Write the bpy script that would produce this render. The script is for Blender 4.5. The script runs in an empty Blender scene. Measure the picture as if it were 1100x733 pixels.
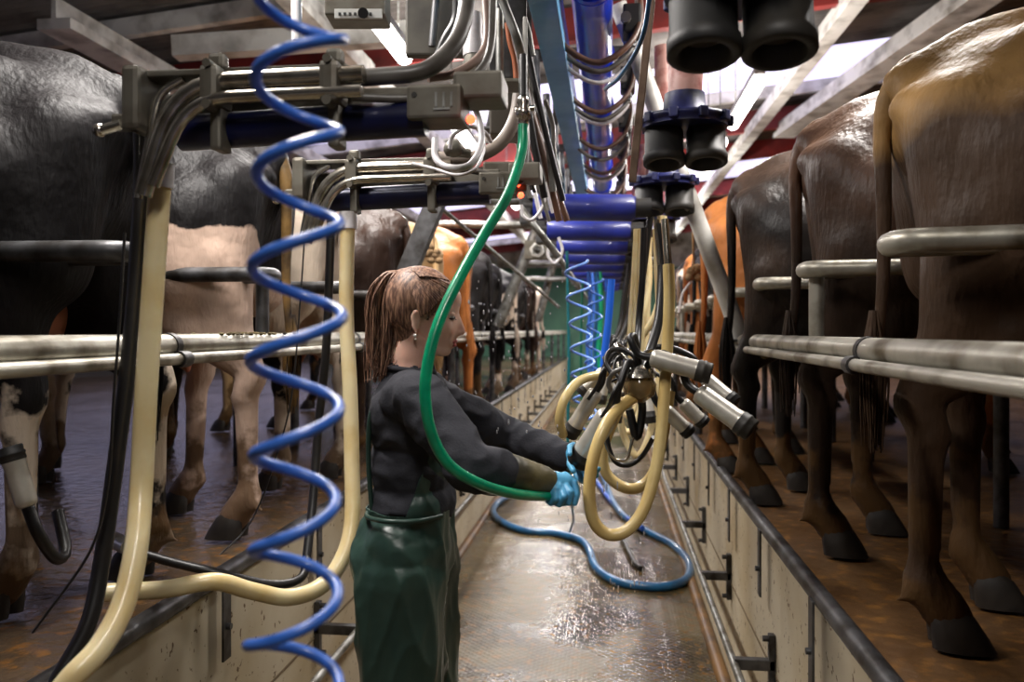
import bpy, bmesh, math, random
from mathutils import Vector, Matrix, Euler, noise
R = random.Random(7)
PI = math.pi
sc = bpy.context.scene
COL = sc.collection
V = Vector
# ------------------------------------------------------------------ camera frame
F = 900.0; HY = 355.0; CX = 550.0
YAW = math.atan(105/900)
CA, SA = math.cos(YAW), math.sin(YAW)
RT = V((CA, SA, 0)); FW = V((-SA, CA, 0)); UP = V((0, 0, 1)); CAM = V((0, 0, 1.55))
def W(px, py, d):
    return CAM + RT*((px-CX)/F*d) + FW*d + UP*((HY-py)/F*d)
def INV(p):
    q = V(p)-CAM; d = q.dot(FW)
    return (CX+q.dot(RT)/d*F, HY-q.z/d*F, d)
ZP = 0.87          # platform height
# ------------------------------------------------------------------ materials
MATS = {}
def mat(name, c, rough=.5, metal=0, c2=None, scale=8, mix=(.4,.6), bump=0, bscale=None, spec=.5, emit=None, es=1, coat=0, stretch=None, trans=0, bdist=.01, detail=5):
    m = bpy.data.materials.new(name); m.use_nodes = True
    nt = m.node_tree; n = nt.nodes; b = n['Principled BSDF']
    b.inputs['Base Color'].default_value = (*c, 1)
    b.inputs['Roughness'].default_value = rough
    b.inputs['Metallic'].default_value = metal
    b.inputs['Specular IOR Level'].default_value = spec
    b.inputs['Coat Weight'].default_value = coat
    b.inputs['Transmission Weight'].default_value = trans
    tc = n.new('ShaderNodeTexCoord'); src = tc.outputs['Object']
    if stretch:
        mp = n.new('ShaderNodeMapping'); mp.inputs['Scale'].default_value = stretch
        nt.links.new(src, mp.inputs['Vector']); src = mp.outputs[0]
    if c2 is not None:
        nz = n.new('ShaderNodeTexNoise'); nz.inputs['Scale'].default_value = scale; nz.inputs['Detail'].default_value = detail
        nt.links.new(src, nz.inputs['Vector'])
        mr = n.new('ShaderNodeMapRange'); mr.inputs[1].default_value = mix[0]; mr.inputs[2].default_value = mix[1]
        nt.links.new(nz.outputs['Fac'], mr.inputs[0])
        mx = n.new('ShaderNodeMix'); mx.data_type = 'RGBA'
        mx.inputs[6].default_value = (*c, 1); mx.inputs[7].default_value = (*c2, 1)
        nt.links.new(mr.outputs[0], mx.inputs[0]); nt.links.new(mx.outputs[2], b.inputs['Base Color'])
    if bump:
        nz2 = n.new('ShaderNodeTexNoise'); nz2.inputs['Scale'].default_value = bscale or scale*2; nz2.inputs['Detail'].default_value = 6
        nt.links.new(src, nz2.inputs['Vector'])
        bp = n.new('ShaderNodeBump'); bp.inputs['Strength'].default_value = bump; bp.inputs['Distance'].default_value = bdist
        nt.links.new(nz2.outputs['Fac'], bp.inputs['Height']); nt.links.new(bp.outputs[0], b.inputs['Normal'])
    if emit:
        b.inputs['Emission Color'].default_value = (*emit, 1); b.inputs['Emission Strength'].default_value = es
    MATS[name] = m
    return m
def S(r, g, b):  # sRGB 0..255 to linear
    f = lambda x: ((x/255+.055)/1.055)**2.4 if x/255 > .04045 else x/255/12.92
    return (f(r), f(g), f(b))
galv = mat('galvanised_steel', S(150,150,146), .42, .75, S(88,84,76), 14, (.4,.65), .25, 40, bdist=.002)
galv_dark = mat('dark_galvanised_steel', S(98,98,100), .45, .7, S(48,44,40), 12, (.4,.65), .25, 40, bdist=.002)
rail_m = mat('worn_rail_steel', S(176,172,160), .4, .55, S(92,82,62), 9, (.45,.68), .3, 50, bdist=.002)
stain = mat('stainless_steel', S(205,200,190), .22, .95, S(150,140,122), 25, (.4,.7))
stain_b = mat('brushed_stainless', S(196,194,190), .32, .9, S(150,148,142), 30, (.4,.7), stretch=(1,1,.1))
black_r = mat('black_rubber', S(26,25,26), .38, 0, S(42,38,34), 12, (.5,.8), .1, 60, bdist=.001)
black_m = mat('matt_black_rubber', S(30,29,28), .55, 0, S(62,56,46), 9, (.5,.85), .15, 60, bdist=.001)
grey_r = mat('grey_rubber', S(98,94,88), .4, 0, S(60,54,48), 10, (.4,.7), .1, 60, bdist=.001)
white_t = mat('white_tubing', S(214,210,212), .35, 0, S(160,154,150), 20, (.5,.75))
brown_t = mat('brown_tubing', S(96,66,50), .4, 0, S(50,36,30), 20, (.45,.75))
cream = mat('cream_milk_tube', S(228,212,168), .3, 0, S(206,176,112), 7, (.42,.72), coat=.2)
b_ = cream.node_tree.nodes['Principled BSDF']; b_.inputs['Subsurface Weight'].default_value = .25; b_.inputs['Subsurface Radius'].default_value = (.02,.015,.008)
cream2 = mat('aged_cream_tube', S(226,202,140), .3, 0, S(198,162,92), 7, (.42,.72), coat=.2)
shell_m = mat('pale_cup_shell', S(206,202,192), .34, .45, S(178,172,160), 20, (.4,.7))
green_h = mat('green_hose_rubber', S(0,160,112), .3, 0, S(0,136,96), 20, coat=.3)
coil_b = mat('blue_coil_plastic', S(46,96,184), .36, 0, S(58,108,198), 20, coat=.2)
hose_b = mat('blue_hose_rubber', S(12,92,140), .35, 0, S(12,62,100), 12, (.35,.7), coat=.3)
hose_b2 = mat('royal_blue_hose_rubber', S(22,78,176), .35, 0, S(18,60,130), 12)
blue_p = mat('blue_painted_steel', S(40,52,150), .4, 0, S(30,38,108), 7, (.35,.7), .2, 30, bdist=.002, coat=.25)
blue_d = mat('dark_blue_steel', S(14,20,66), .35, .2, S(10,14,40), 9, (.35,.7))
blue_v = mat('bright_blue_pipe', S(20,60,205), .28, 0, S(22,40,150), 4, (.4,.65), coat=.4)
blue_l = mat('light_blue_beam', S(104,182,222), .4, 0, S(78,156,204), 6, (.4,.7), .1, 30, coat=.2)
steelw = mat('pale_painted_steel', S(214,212,206), .5, .15, S(120,114,104), 5, (.45,.75), .2, 30, bdist=.002)
redp = mat('red_oxide_paint', S(128,36,32), .55, 0, S(84,26,24), 4, (.4,.7), .2, 20, bdist=.002)
sheet = mat('roof_sheet', S(130,126,122), .55, .3, S(52,48,46), 2.5, (.4,.7), .1, 20)
brown_pole = mat('brown_stained_steel', S(120,98,80), .45, .4, S(80,60,46), 14, (.4,.7))
housing = mat('grey_cast_housing', S(112,108,98), .48, .45, S(84,76,64), 14, (.4,.7), .25, 40, bdist=.002)
greenw = mat('green_wall_panel', S(88,138,108), .6, 0, S(70,112,92), 1.5, (.4,.7))
darkwall = mat('dark_shed_wall', S(58,54,52), .8, 0, S(38,34,32), 1.5, (.4,.7))
skin = mat('skin', S(240,198,178), .45, 0, S(230,174,154), 14, (.4,.75), .15, 120, bdist=.0006)
skin.node_tree.nodes['Principled BSDF'].inputs['Subsurface Weight'].default_value = .2
skin.node_tree.nodes['Principled BSDF'].inputs['Subsurface Radius'].default_value = (.012,.005,.003)
lip_m = mat('lips', S(176,84,84), .4)
shirt_m = mat('black_knit_shirt', S(38,39,45), .85, 0, S(54,54,60), 10, (.3,.7), .5, 160, bdist=.002, spec=.25)
over_m = mat('dark_green_waterproof', S(34,54,48), .36, 0, S(50,72,64), 5, (.35,.7), .4, 9, bdist=.012, spec=.4)
sleeve_m = mat('soiled_rubber_sleeve', S(62,58,42), .5, 0, S(96,86,50), 9, (.42,.62), .35, 30, bdist=.004)
glove_m = mat('light_blue_nitrile', S(86,166,206), .42, 0, S(66,140,186), 26, (.4,.7), .3, 60, bdist=.002)
boot_m = mat('green_rubber_boot', S(30,44,38), .4)
hair_m = mat('brown_hair', S(98,70,58), .5, 0, S(184,142,116), 170, (.42,.66), 0, stretch=(1,1,.15))
hoof_m = mat('dark_hoof', S(46,40,34), .55, 0, S(24,20,18), 14, (.4,.7), .2, 30)
udder_m = mat('udder_skin', S(196,128,98), .55, 0, S(160,96,76), 6, (.4,.7), .2, 40, bdist=.003)
pearl = mat('pearl', S(235,228,220), .2, coat=.5)
led = mat('red_indicator', (.8,.03,.02), .4, emit=(1,.06,.02), es=7)
lampm = mat('lamp_diffuser', (.9,.9,.9), .4, emit=(1,.95,.92), es=13)
sky_m = mat('translucent_roof_light', S(205,200,230), .5, emit=(.74,.70,.96), es=1.15)
amber = mat('amber_claw_bowl', S(150,124,84), .12, 0, trans=.5, coat=.5)
rope_m = mat('frayed_rope', S(150,120,84), .9, 0, S(96,74,50), 30, (.4,.7), .5, 90, bdist=.004)
drop_m = mat('water_drop', S(225,225,230), .08, 0, spec=1, trans=.6)
paper = mat('printed_label', S(205,204,198), .5)
yel = mat('yellow_sticker', S(214,160,40), .5)
grime = mat('dried_dung', S(92,78,40), .8, 0, S(54,44,24), 30, (.4,.7), .8, 90, bdist=.01)
pinkp = mat('stained_pink_pipe', S(196,150,140), .45, 0, S(150,84,76), 12, (.45,.6))
redtape = mat('red_tape', S(196,30,52), .4)

def coat_mat(name, base, patch=None, thr=.5, scale=1.6, seed=0, zg=0, zc=.9, xg=0, rough=.5, mud=.55, soft=.006):
    m = bpy.data.materials.new(name); m.use_nodes = True
    nt = m.node_tree; n = nt.nodes; L = nt.links; b = n['Principled BSDF']
    b.inputs['Roughness'].default_value = rough; b.inputs['Sheen Weight'].default_value = 0; b.inputs['Specular IOR Level'].default_value = .2; b.inputs['Sheen Roughness'].default_value = .4
    tc = n.new('ShaderNodeTexCoord')
    sx = n.new('ShaderNodeSeparateXYZ'); L.new(tc.outputs['Object'], sx.inputs[0])
    def nz(scale, det=4, off=0, st=(1,1,1)):
        mp = n.new('ShaderNodeMapping'); mp.inputs['Location'].default_value = (seed*3.1+off, seed*1.7, seed*.9); mp.inputs['Scale'].default_value = st
        L.new(tc.outputs['Object'], mp.inputs['Vector'])
        q = n.new('ShaderNodeTexNoise'); q.inputs['Scale'].default_value = scale; q.inputs['Detail'].default_value = det
        L.new(mp.outputs[0], q.inputs['Vector']); return q.outputs['Fac']
    def math_(op, a, bb):
        q = n.new('ShaderNodeMath'); q.operation = op
        for i, v in enumerate((a, bb)):
            if isinstance(v, (int, float)): q.inputs[i].default_value = v
            else: L.new(v, q.inputs[i])
        return q.outputs[0]
    def mix(f, a, bb):
        q = n.new('ShaderNodeMix'); q.data_type = 'RGBA'; L.new(f, q.inputs[0])
        for i, v in ((6, a), (7, bb)):
            if isinstance(v, tuple): q.inputs[i].default_value = (*v, 1)
            else: L.new(v, q.inputs[i])
        return q.outputs[2]
    def ramp(v, lo, hi):
        q = n.new('ShaderNodeMapRange'); q.inputs[1].default_value = lo; q.inputs[2].default_value = hi; L.new(v, q.inputs[0]); return q.outputs[0]
    c1 = tuple(x*.5 for x in base)
    col = mix(ramp(nz(5, 6), .4, .7), base, c1)
    if patch:
        v = nz(scale, 3.5, 7)
        v = math_('ADD', v, math_('MULTIPLY', math_('SUBTRACT', zc, sx.outputs['Z']), zg))
        if xg: v = math_('ADD', v, math_('MULTIPLY', math_('SUBTRACT', .5, sx.outputs['X']), xg))
        v = math_('ADD', v, math_('MULTIPLY', nz(60, 2, 3), .02))
        pc = mix(ramp(nz(9, 6, 2), .42, .75), patch, tuple(x*.72 for x in patch))
        col = mix(ramp(v, thr-soft, thr+soft), col, pc)
    # mud splashed on the lower legs
    mv = math_('ADD', nz(9, 6, 11), math_('MULTIPLY', math_('SUBTRACT', .32, sx.outputs['Z']), 1.1))
    col = mix(math_('MULTIPLY', ramp(mv, mud, mud+.1), .85), col, S(86,62,36))
    L.new(col, b.inputs['Base Color'])
    bp = n.new('ShaderNodeBump'); bp.inputs['Strength'].default_value = .7; bp.inputs['Distance'].default_value = .008
    hh = math_('ADD', math_('MULTIPLY', nz(70, 5, 0, (.8,1,.22)), .9), math_('MULTIPLY', nz(7, 4), 2.0))
    L.new(hh, bp.inputs['Height']); L.new(bp.outputs[0], b.inputs['Normal'])
    return m

# ------------------------------------------------------------------ mesh helpers
ORG = {}
def tagp(o, label=None, cat=None, group=None, kind=None):
    if label: o['label'] = label
    if cat: o['category'] = cat
    if group: o['group'] = group
    if kind: o['kind'] = kind
    return o
def thing(name, label, cat, loc=(0,0,0), rz=0, group=None):
    o = bpy.data.objects.new(name, None); COL.objects.link(o)
    o.location = loc; o.rotation_euler = (0, 0, rz); o.empty_display_size = .1
    ORG[o.name] = V(loc)
    return tagp(o, label, cat, group)
def crom(pts, k):
    P = [V(p) for p in pts]
    if len(P) < 3: return P
    out = []
    E = [P[0]*2-P[1]] + P + [P[-1]*2-P[-2]]
    for i in range(1, len(E)-2):
        a, b, c, d = E[i-1:i+3]
        for j in range(k):
            t = j/k
            out.append(.5*((2*b)+(c-a)*t+(2*a-5*b+4*c-d)*t*t+(3*b-a-3*c+d)*t**3))
    out.append(P[-1]); return out
def fillet(pts, r, k=6):
    P = [V(p) for p in pts]; out = [P[0]]
    for i in range(1, len(P)-1):
        a = (P[i-1]-P[i]); b = (P[i+1]-P[i]); q = min(r, a.length*.49, b.length*.49)
        s, e = P[i]+a.normalized()*q, P[i]+b.normalized()*q
        for j in range(k+1):
            t = j/k; out.append(s*(1-t)**2+P[i]*2*t*(1-t)+e*t*t)
    out.append(P[-1]); return out
class MB:
    def __init__(s): s.v = []; s.f = []; s.sm = []
    def add(s, vs, fs, smooth=True):
        o = len(s.v); s.v += [V(v) for v in vs]; s.f += [tuple(i+o for i in f) for f in fs]; s.sm += [smooth]*len(fs); return s
    def sweep(s, P, r, n=10, cap=True, flat=None):
        P = [V(p) for p in P]; m = len(P)
        rr = r if isinstance(r, (list, tuple)) else [r]*m
        if len(rr) != m: rr = [rr[0]+(rr[-1]-rr[0])*i/(m-1) for i in range(m)]
        vs = []; nrm = None
        for i in range(m):
            t = (P[min(i+1, m-1)]-P[max(i-1, 0)])
            t = t.normalized() if t.length > 1e-9 else V((0,0,1))
            if nrm is None:
                nrm = t.cross(V((0,0,1)) if abs(t.z) < .9 else V((1,0,0))).normalized()
            else:
                nrm = nrm - t*nrm.dot(t)
                nrm = nrm.normalized() if nrm.length > 1e-6 else t.orthogonal().normalized()
            bn = t.cross(nrm)
            for k in range(n):
                a = 2*PI*k/n
                vs.append(P[i]+nrm*math.cos(a)*rr[i]+bn*math.sin(a)*rr[i]*(flat or 1))
        fs = [(i*n+k, i*n+(k+1)%n, (i+1)*n+(k+1)%n, (i+1)*n+k) for i in range(m-1) for k in range(n)]
        s.add(vs, fs)
        if cap:
            s.add([vs[k] for k in range(n)], [tuple(range(n-1, -1, -1))], False)
            s.add([vs[(m-1)*n+k] for k in range(n)], [tuple(range(n))], False)
        return s
    def hose(s, pts, r, n=10, k=8): return s.sweep(crom(pts, k), r, n)
    def pipe(s, pts, r, fr=.05, n=12): return s.sweep(fillet(pts, fr), r, n)
    def cyl(s, a, b, r, r2=None, n=20): return s.sweep([a, b], [r, r if r2 is None else r2], n)
    def lathe(s, a, b, prof, n=24, cap=True):
        a, b = V(a), V(b); t = (b-a); L = t.length; t = t.normalized()
        x = t.orthogonal().normalized(); y = t.cross(x); m = len(prof)
        vs = [a+t*(h*L)+(x*math.cos(2*PI*k/n)+y*math.sin(2*PI*k/n))*r for h, r in prof for k in range(n)]
        fs = [(i*n+k, i*n+(k+1)%n, (i+1)*n+(k+1)%n, (i+1)*n+k) for i in range(m-1) for k in range(n)]
        s.add(vs, fs)
        if cap:
            s.add(vs[:n], [tuple(range(n-1, -1, -1))], False); s.add(vs[-n:], [tuple(range(n))], False)
        return s
    def box(s, c, size, rot=None, bev=.004, ax=None):
        bm = bmesh.new(); bmesh.ops.create_cube(bm, size=1)
        for v in bm.verts: v.co = V((v.co.x*size[0], v.co.y*size[1], v.co.z*size[2]))
        bev = min(bev, min(size)*.3)
        if bev > 0: bmesh.ops.bevel(bm, geom=list(bm.edges), offset=bev, segments=2, affect='EDGES', profile=.6)
        M = Matrix.Identity(3)
        if rot: M = Euler(rot).to_matrix()
        if ax: M = Matrix(ax).transposed()
        bm.verts.index_update()
        s.add([M @ v.co + V(c) for v in bm.verts], [tuple(v.index for v in f.verts) for f in bm.faces], False)
        bm.free(); return s
    def beam(s, a, b, w, h, up=(0,0,1), bev=.003):
        a, b = V(a), V(b); t = (b-a); L = t.length; t.normalize()
        x = t.cross(V(up)).normalized(); z = x.cross(t)
        return s.box((a+b)/2, (w, L, h), ax=(x, t, z), bev=bev)
    def ball(s, c, r, n=10):
        if not isinstance(r, (tuple, list)): r = (r, r, r)
        vs = [V(c)+V((0,0,r[2]))]; fs = []; m = max(4, n//2+1)
        for i in range(1, m):
            for k in range(n):
                a, b = PI*i/m, 2*PI*k/n
                vs.append(V(c)+V((r[0]*math.sin(a)*math.cos(b), r[1]*math.sin(a)*math.sin(b), r[2]*math.cos(a))))
        vs.append(V(c)-V((0,0,r[2]))); e = len(vs)-1
        for k in range(n):
            fs.append((0, 1+k, 1+(k+1) % n)); fs.append((e, 1+(m-2)*n+(k+1) % n, 1+(m-2)*n+k))
            for i in range(m-2): fs.append((1+i*n+k, 1+(i+1)*n+k, 1+(i+1)*n+(k+1) % n, 1+i*n+(k+1) % n))
        return s.add(vs, fs)
    def build(s, name, m, parent=None, label=None, origin=None):
        if parent is not None: org = ORG[parent.name]
        elif origin is not None: org = V(origin)
        else:
            xs = [v.x for v in s.v]; ys = [v.y for v in s.v]
            org = V(((min(xs)+max(xs))/2, (min(ys)+max(ys))/2, min(v.z for v in s.v)))
        me = bpy.data.meshes.new(name)
        me.from_pydata([v-org for v in s.v], [], s.f)
        me.polygons.foreach_set('use_smooth', s.sm); me.materials.append(m); me.update()
        o = bpy.data.objects.new(name, me); COL.objects.link(o)
        if parent is None: o.location = org
        else: o.parent = parent
        ORG[o.name] = org
        if label: o['label'] = label
        return o
def mesh_thing(mb, name, m, label, cat, group=None):
    return tagp(mb.build(name, m), label, cat, group)
def struct(mb, name, m, parent=None):
    o = mb.build(name, m, parent)
    if parent is None: o['kind'] = 'structure'
    return o
def copy_tree(o, parent=None):
    c = o.copy(); COL.objects.link(c)
    if parent: c.parent = parent
    for ch in list(o.children): copy_tree(ch, c)
    return c
def organic(prims, voxel, smooth=6, tf=None):
    """prims: ('c',p0,r0,p1,r1[,flat]) tapered capsules, ('e',centre,radii[,3x3 axes]) ellipsoids -> one skin"""
    mb = MB()
    for p in prims:
        if p[0] == 'c':
            a, ra, b, rb = V(p[1]), p[2], V(p[3]), p[4]; t = (b-a)
            if t.length < 1e-5: continue
            t.normalize(); pts = []; rs = []
            for i in range(6):
                q = PI/2*(1-i/5); pts.append(a-t*ra*math.sin(q)); rs.append(max(ra*math.cos(q), ra*.02))
            for i in range(6):
                q = PI/2*i/5; pts.append(b+t*rb*math.sin(q)); rs.append(max(rb*math.cos(q), rb*.02))
            mb.sweep(pts, rs, 18)
        else:
            c, r = V(p[1]), p[2]; k = len(mb.v); mb.ball((0,0,0), r, 22)
            M = Matrix(p[3]).transposed() if len(p) > 3 else Matrix.Identity(3)
            for i in range(k, len(mb.v)): mb.v[i] = M @ mb.v[i] + c
    me = bpy.data.meshes.new('tmp'); me.from_pydata(mb.v, [], mb.f)
    o = bpy.data.objects.new('tmp', me); COL.objects.link(o)
    md = o.modifiers.new('r', 'REMESH'); md.mode = 'VOXEL'; md.voxel_size = voxel
    if smooth:
        ms = o.modifiers.new('s', 'SMOOTH'); ms.factor = .5; ms.iterations = smooth
    dg = bpy.context.evaluated_depsgraph_get(); dg.update()
    nm = bpy.data.meshes.new_from_object(o.evaluated_get(dg))
    bpy.data.objects.remove(o); bpy.data.meshes.remove(me)
    nm.polygons.foreach_set('use_smooth', [True]*len(nm.polygons))
    return nm
def put(me, name, m, parent=None, org=None):
    me.name = name
    if parent is not None: org = ORG[parent.name]
    if org is not None:
        for v in me.vertices: v.co -= V(org)
    me.materials.clear(); me.materials.append(m)
    o = bpy.data.objects.new(name, me); COL.objects.link(o)
    if parent is not None: o.parent = parent
    elif org is not None: o.location = org
    ORG[o.name] = V(org) if org is not None else V((0,0,0))
    return o
ORDW = ['nearest', 'second nearest', 'third nearest', 'fourth nearest', 'fifth nearest', 'sixth nearest', 'seventh nearest', 'eighth nearest', 'ninth nearest', 'tenth nearest', 'eleventh nearest', 'twelfth nearest', 'thirteenth nearest', 'fourteenth nearest']
# ================================================================== SETTING
YE = 22.0
XL, XR = -1.06, .53      # pit wall faces
def grid_floor(x0, x1, y0, y1, z, nx, ny, amp):
    vs = []; fs = []
    for j in range(ny+1):
        for i in range(nx+1):
            x = x0+(x1-x0)*i/nx; y = y0+(y1-y0)*j/ny
            vs.append((x, y, z+amp*noise.noise(V((x*3, y*3, 0)))))
    for j in range(ny):
        for i in range(nx): fs.append((j*(nx+1)+i, j*(nx+1)+i+1, (j+1)*(nx+1)+i+1, (j+1)*(nx+1)+i))
    return MB().add(vs, fs, True)
def wet_floor(name, c1, c2, c3, r0, r1, tread=False, sc1=1.3, bump=.5):
    m = mat(name, c1, .3, 0, c2, sc1, (.4,.62), detail=7)
    nt = m.node_tree; n = nt.nodes; L = nt.links; b = n['Principled BSDF']
    tc = n.new('ShaderNodeTexCoord')
    a = n.new('ShaderNodeTexNoise'); a.inputs['Scale'].default_value = 1.1; a.inputs['Detail'].default_value = 6; L.new(tc.outputs['Object'], a.inputs['Vector'])
    mr = n.new('ShaderNodeMapRange'); mr.inputs[1].default_value = .42; mr.inputs[2].default_value = .6; mr.inputs[3].default_value = r0; mr.inputs[4].default_value = r1
    L.new(a.outputs['Fac'], mr.inputs[0]); L.new(mr.outputs[0], b.inputs['Roughness'])
    bn = n.new('ShaderNodeTexNoise'); bn.inputs['Scale'].default_value = 9 if tread else 17; bn.inputs['Detail'].default_value = 8; L.new(tc.outputs['Object'], bn.inputs['Vector'])
    h = bn.outputs['Fac']
    if tread:
        w1 = n.new('ShaderNodeTexWave'); w1.bands_direction = 'DIAGONAL'; w1.inputs['Scale'].default_value = 16; L.new(tc.outputs['Object'], w1.inputs['Vector'])
        mp = n.new('ShaderNodeMapping'); mp.inputs['Scale'].default_value = (-1,1,1); L.new(tc.outputs['Object'], mp.inputs['Vector'])
        w2 = n.new('ShaderNodeTexWave'); w2.bands_direction = 'DIAGONAL'; w2.inputs['Scale'].default_value = 16; L.new(mp.outputs[0], w2.inputs['Vector'])
        mu = n.new('ShaderNodeMath'); mu.operation = 'MAXIMUM'; L.new(w1.outputs['Fac'], mu.inputs[0]); L.new(w2.outputs['Fac'], mu.inputs[1])
        sc_ = n.new('ShaderNodeMath'); sc_.operation = 'MULTIPLY_ADD'; sc_.inputs[1].default_value = .12
        L.new(mu.outputs[0], sc_.inputs[0]); L.new(h, sc_.inputs[2]); h = sc_.outputs[0]
    bp = n.new('ShaderNodeBump'); bp.inputs['Strength'].default_value = bump; bp.inputs['Distance'].default_value = .012
    L.new(h, bp.inputs['Height']); L.new(bp.outputs[0], b.inputs['Normal'])
    # a finer third tone
    mx0 = b.inputs['Base Color'].links[0].from_socket
    z3 = n.new('ShaderNodeTexNoise'); z3.inputs['Scale'].default_value = 24; z3.inputs['Detail'].default_value = 8; L.new(tc.outputs['Object'], z3.inputs['Vector'])
    r3 = n.new('ShaderNodeMapRange'); r3.inputs[1].default_value = .52; r3.inputs[2].default_value = .66; L.new(z3.outputs['Fac'], r3.inputs[0])
    m3 = n.new('ShaderNodeMix'); m3.data_type = 'RGBA'; L.new(r3.outputs[0], m3.inputs[0]); L.new(mx0, m3.inputs[6]); m3.inputs[7].default_value = (*c3, 1)
    L.new(m3.outputs[2], b.inputs['Base Color'])
    return m
fl_pit = wet_floor('wet_pit_floor', S(52,44,30), S(92,81,56), S(110,78,32), .06, .38, tread=True, sc1=2.2, bump=.8)
fl_plat_l = wet_floor('wet_platform_concrete', S(84,70,56), S(70,54,38), S(112,78,42), .06, .26, bump=1.0)
fl_plat_r = wet_floor('brown_platform_concrete', S(104,76,48), S(78,54,32), S(132,92,48), .3, .5, bump=.6)
wallm = mat('stained_cream_wall', S(196,184,160), .55, 0, S(168,148,112), 2.2, (.45,.72), .2, 20, bdist=.003)
nt = wallm.node_tree; n = nt.nodes; b = n['Principled BSDF']; L = nt.links
tc = n.new('ShaderNodeTexCoord'); z3 = n.new('ShaderNodeTexNoise'); z3.inputs['Scale'].default_value = 42; z3.inputs['Detail'].default_value = 6; L.new(tc.outputs['Object'], z3.inputs['Vector'])
r3 = n.new('ShaderNodeMapRange'); r3.inputs[1].default_value = .64; r3.inputs[2].default_value = .68; L.new(z3.outputs['Fac'], r3.inputs[0])
m3 = n.new('ShaderNodeMix'); m3.data_type = 'RGBA'; mx0 = b.inputs['Base Color'].links[0].from_socket
L.new(r3.outputs[0], m3.inputs[0]); L.new(mx0, m3.inputs[6]); m3.inputs[7].default_value = (*S(92,66,36), 1); L.new(m3.outputs[2], b.inputs['Base Color'])

struct(grid_floor(XL-.02, XR+.02, -2, YE, 0, 8, 60, .004), 'floor', fl_pit)
struct(grid_floor(-7.5, XL, -2, YE, ZP, 30, 100, .012), 'floor_left', fl_plat_l)
struct(grid_floor(XR, 6.0, -2, YE, ZP, 30, 100, .008), 'floor_right', fl_plat_r)
def pit_wall(name, x, sgn):
    mb = MB()
    mb.box((x+sgn*.06, (YE-2)/2, ZP/2-.01), (.12, YE+2, ZP-.02), bev=.004)
    y = -1.9
    o = struct(mb, name, wallm)
    return o
pit_wall('wall_left', XL, -1); pit_wall('wall_right', XR, 1)
gap = MB()
for sx, x in ((-1, XL), (1, XR)):      # joint line along the panels
    gap.box((x-sx*.001, (YE-2)/2, .44), (.006, YE+2, .007), bev=0)
struct(gap, 'trim_1', mat('panel_joint', S(112,96,74), .7))
cv = MB()
for sx, x in ((-1, XL), (1, XR)): cv.sweep([V((x-sx*.03, -2, .0)), V((x-sx*.03, YE, .0))], .032, 10)
struct(cv, 'trim_2', mat('mortar_cove', S(118,84,42), .5, 0, S(76,54,30), 5))
# back wall, side walls
struct(MB().box((-.5, YE+.1, 1.6), (15, .2, 3.2), bev=0), 'wall_back', greenw)
struct(MB().box((-.5, YE+.1, 3.9), (15, .2, 1.4), bev=0), 'wall_gable', steelw)
struct(MB().box((6.1, 10, 2.3), (.2, 26, 4.6), bev=0), 'wall_far_right', darkwall)
struct(MB().box((-7.6, 10, .95), (.2, 26, 1.9), bev=0), 'wall_far_left', darkwall)
struct(MB().box((-.5, -2.6, 2.3), (15, .2, 4.6), bev=0), 'wall_front', darkwall)
# roof
def rz_(x): return 3.95 + .1*x
sky_bands = [(7.9, 9.5), (13.0, 14.5), (17.9, 19.4)]
def roof_sheet(y0, y1):
    m = int((y1-y0)/.019); vs = []; fs = []
    for j in range(m+1):
        y = y0+(y1-y0)*j/m; dz = .016*math.sin(2*PI*y/.076)
        for x in (-8, 6.4): vs.append((x, y, rz_(x)+dz))
    for j in range(m): fs.append((2*j, 2*j+1, 2*j+3, 2*j+2))
    return MB().add(vs, fs)
yy = -2.6; k = 1; wn = 1
for a, b2 in sky_bands + [(YE+.2, None)]:
    struct(roof_sheet(yy, a), 'ceiling' if k == 1 else 'ceiling_%d' % k, sheet); k += 1
    if b2:
        struct(roof_sheet(a, b2), 'window_%d' % wn, sky_m); wn += 1; yy = b2
tn = 3
def trim(mb, m):
    global tn
    struct(mb, 'trim_%d' % tn, m); tn += 1
for y in (2.2, 6.1, 9.9, 11.6, 14.6, 16.6, 20):
    trim(MB().beam((-7.6, y, rz_(-7.6)-.16), (6, y, rz_(6)-.16), .09, .24), redp)
for y in (5.2, 8.95, 12.1, 15.6, 19.4):
    trim(MB().beam((-7.6, y, rz_(-7.6)-.09), (6, y, rz_(6)-.09), .07, .12), steelw)
for x0, x1, w in ((1.62, 1.4, .12), (-3.05, -3.0, .2), (-1.75, -1.7, .12), (5.0, 4.9, .2)):
    trim(MB().beam((x0, 4.3, rz_(x0)-.40), (x1, YE, rz_(x1)-.40), w, .06).beam((x0, 4.3, rz_(x0)-.32), (x1, YE, rz_(x1)-.32), .03, .14), steelw)
trim(MB().beam((2.86, 4.0, 3.86), (1.98, 9.9, 3.78), .24, .05).beam((2.80, 4.0, 3.94), (1.92, 9.9, 3.86), .03, .14), steelw)
trim(MB().beam(W(188, 52, 5.2), W(470, 34, 5.2), .12, .13), steelw)
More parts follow.
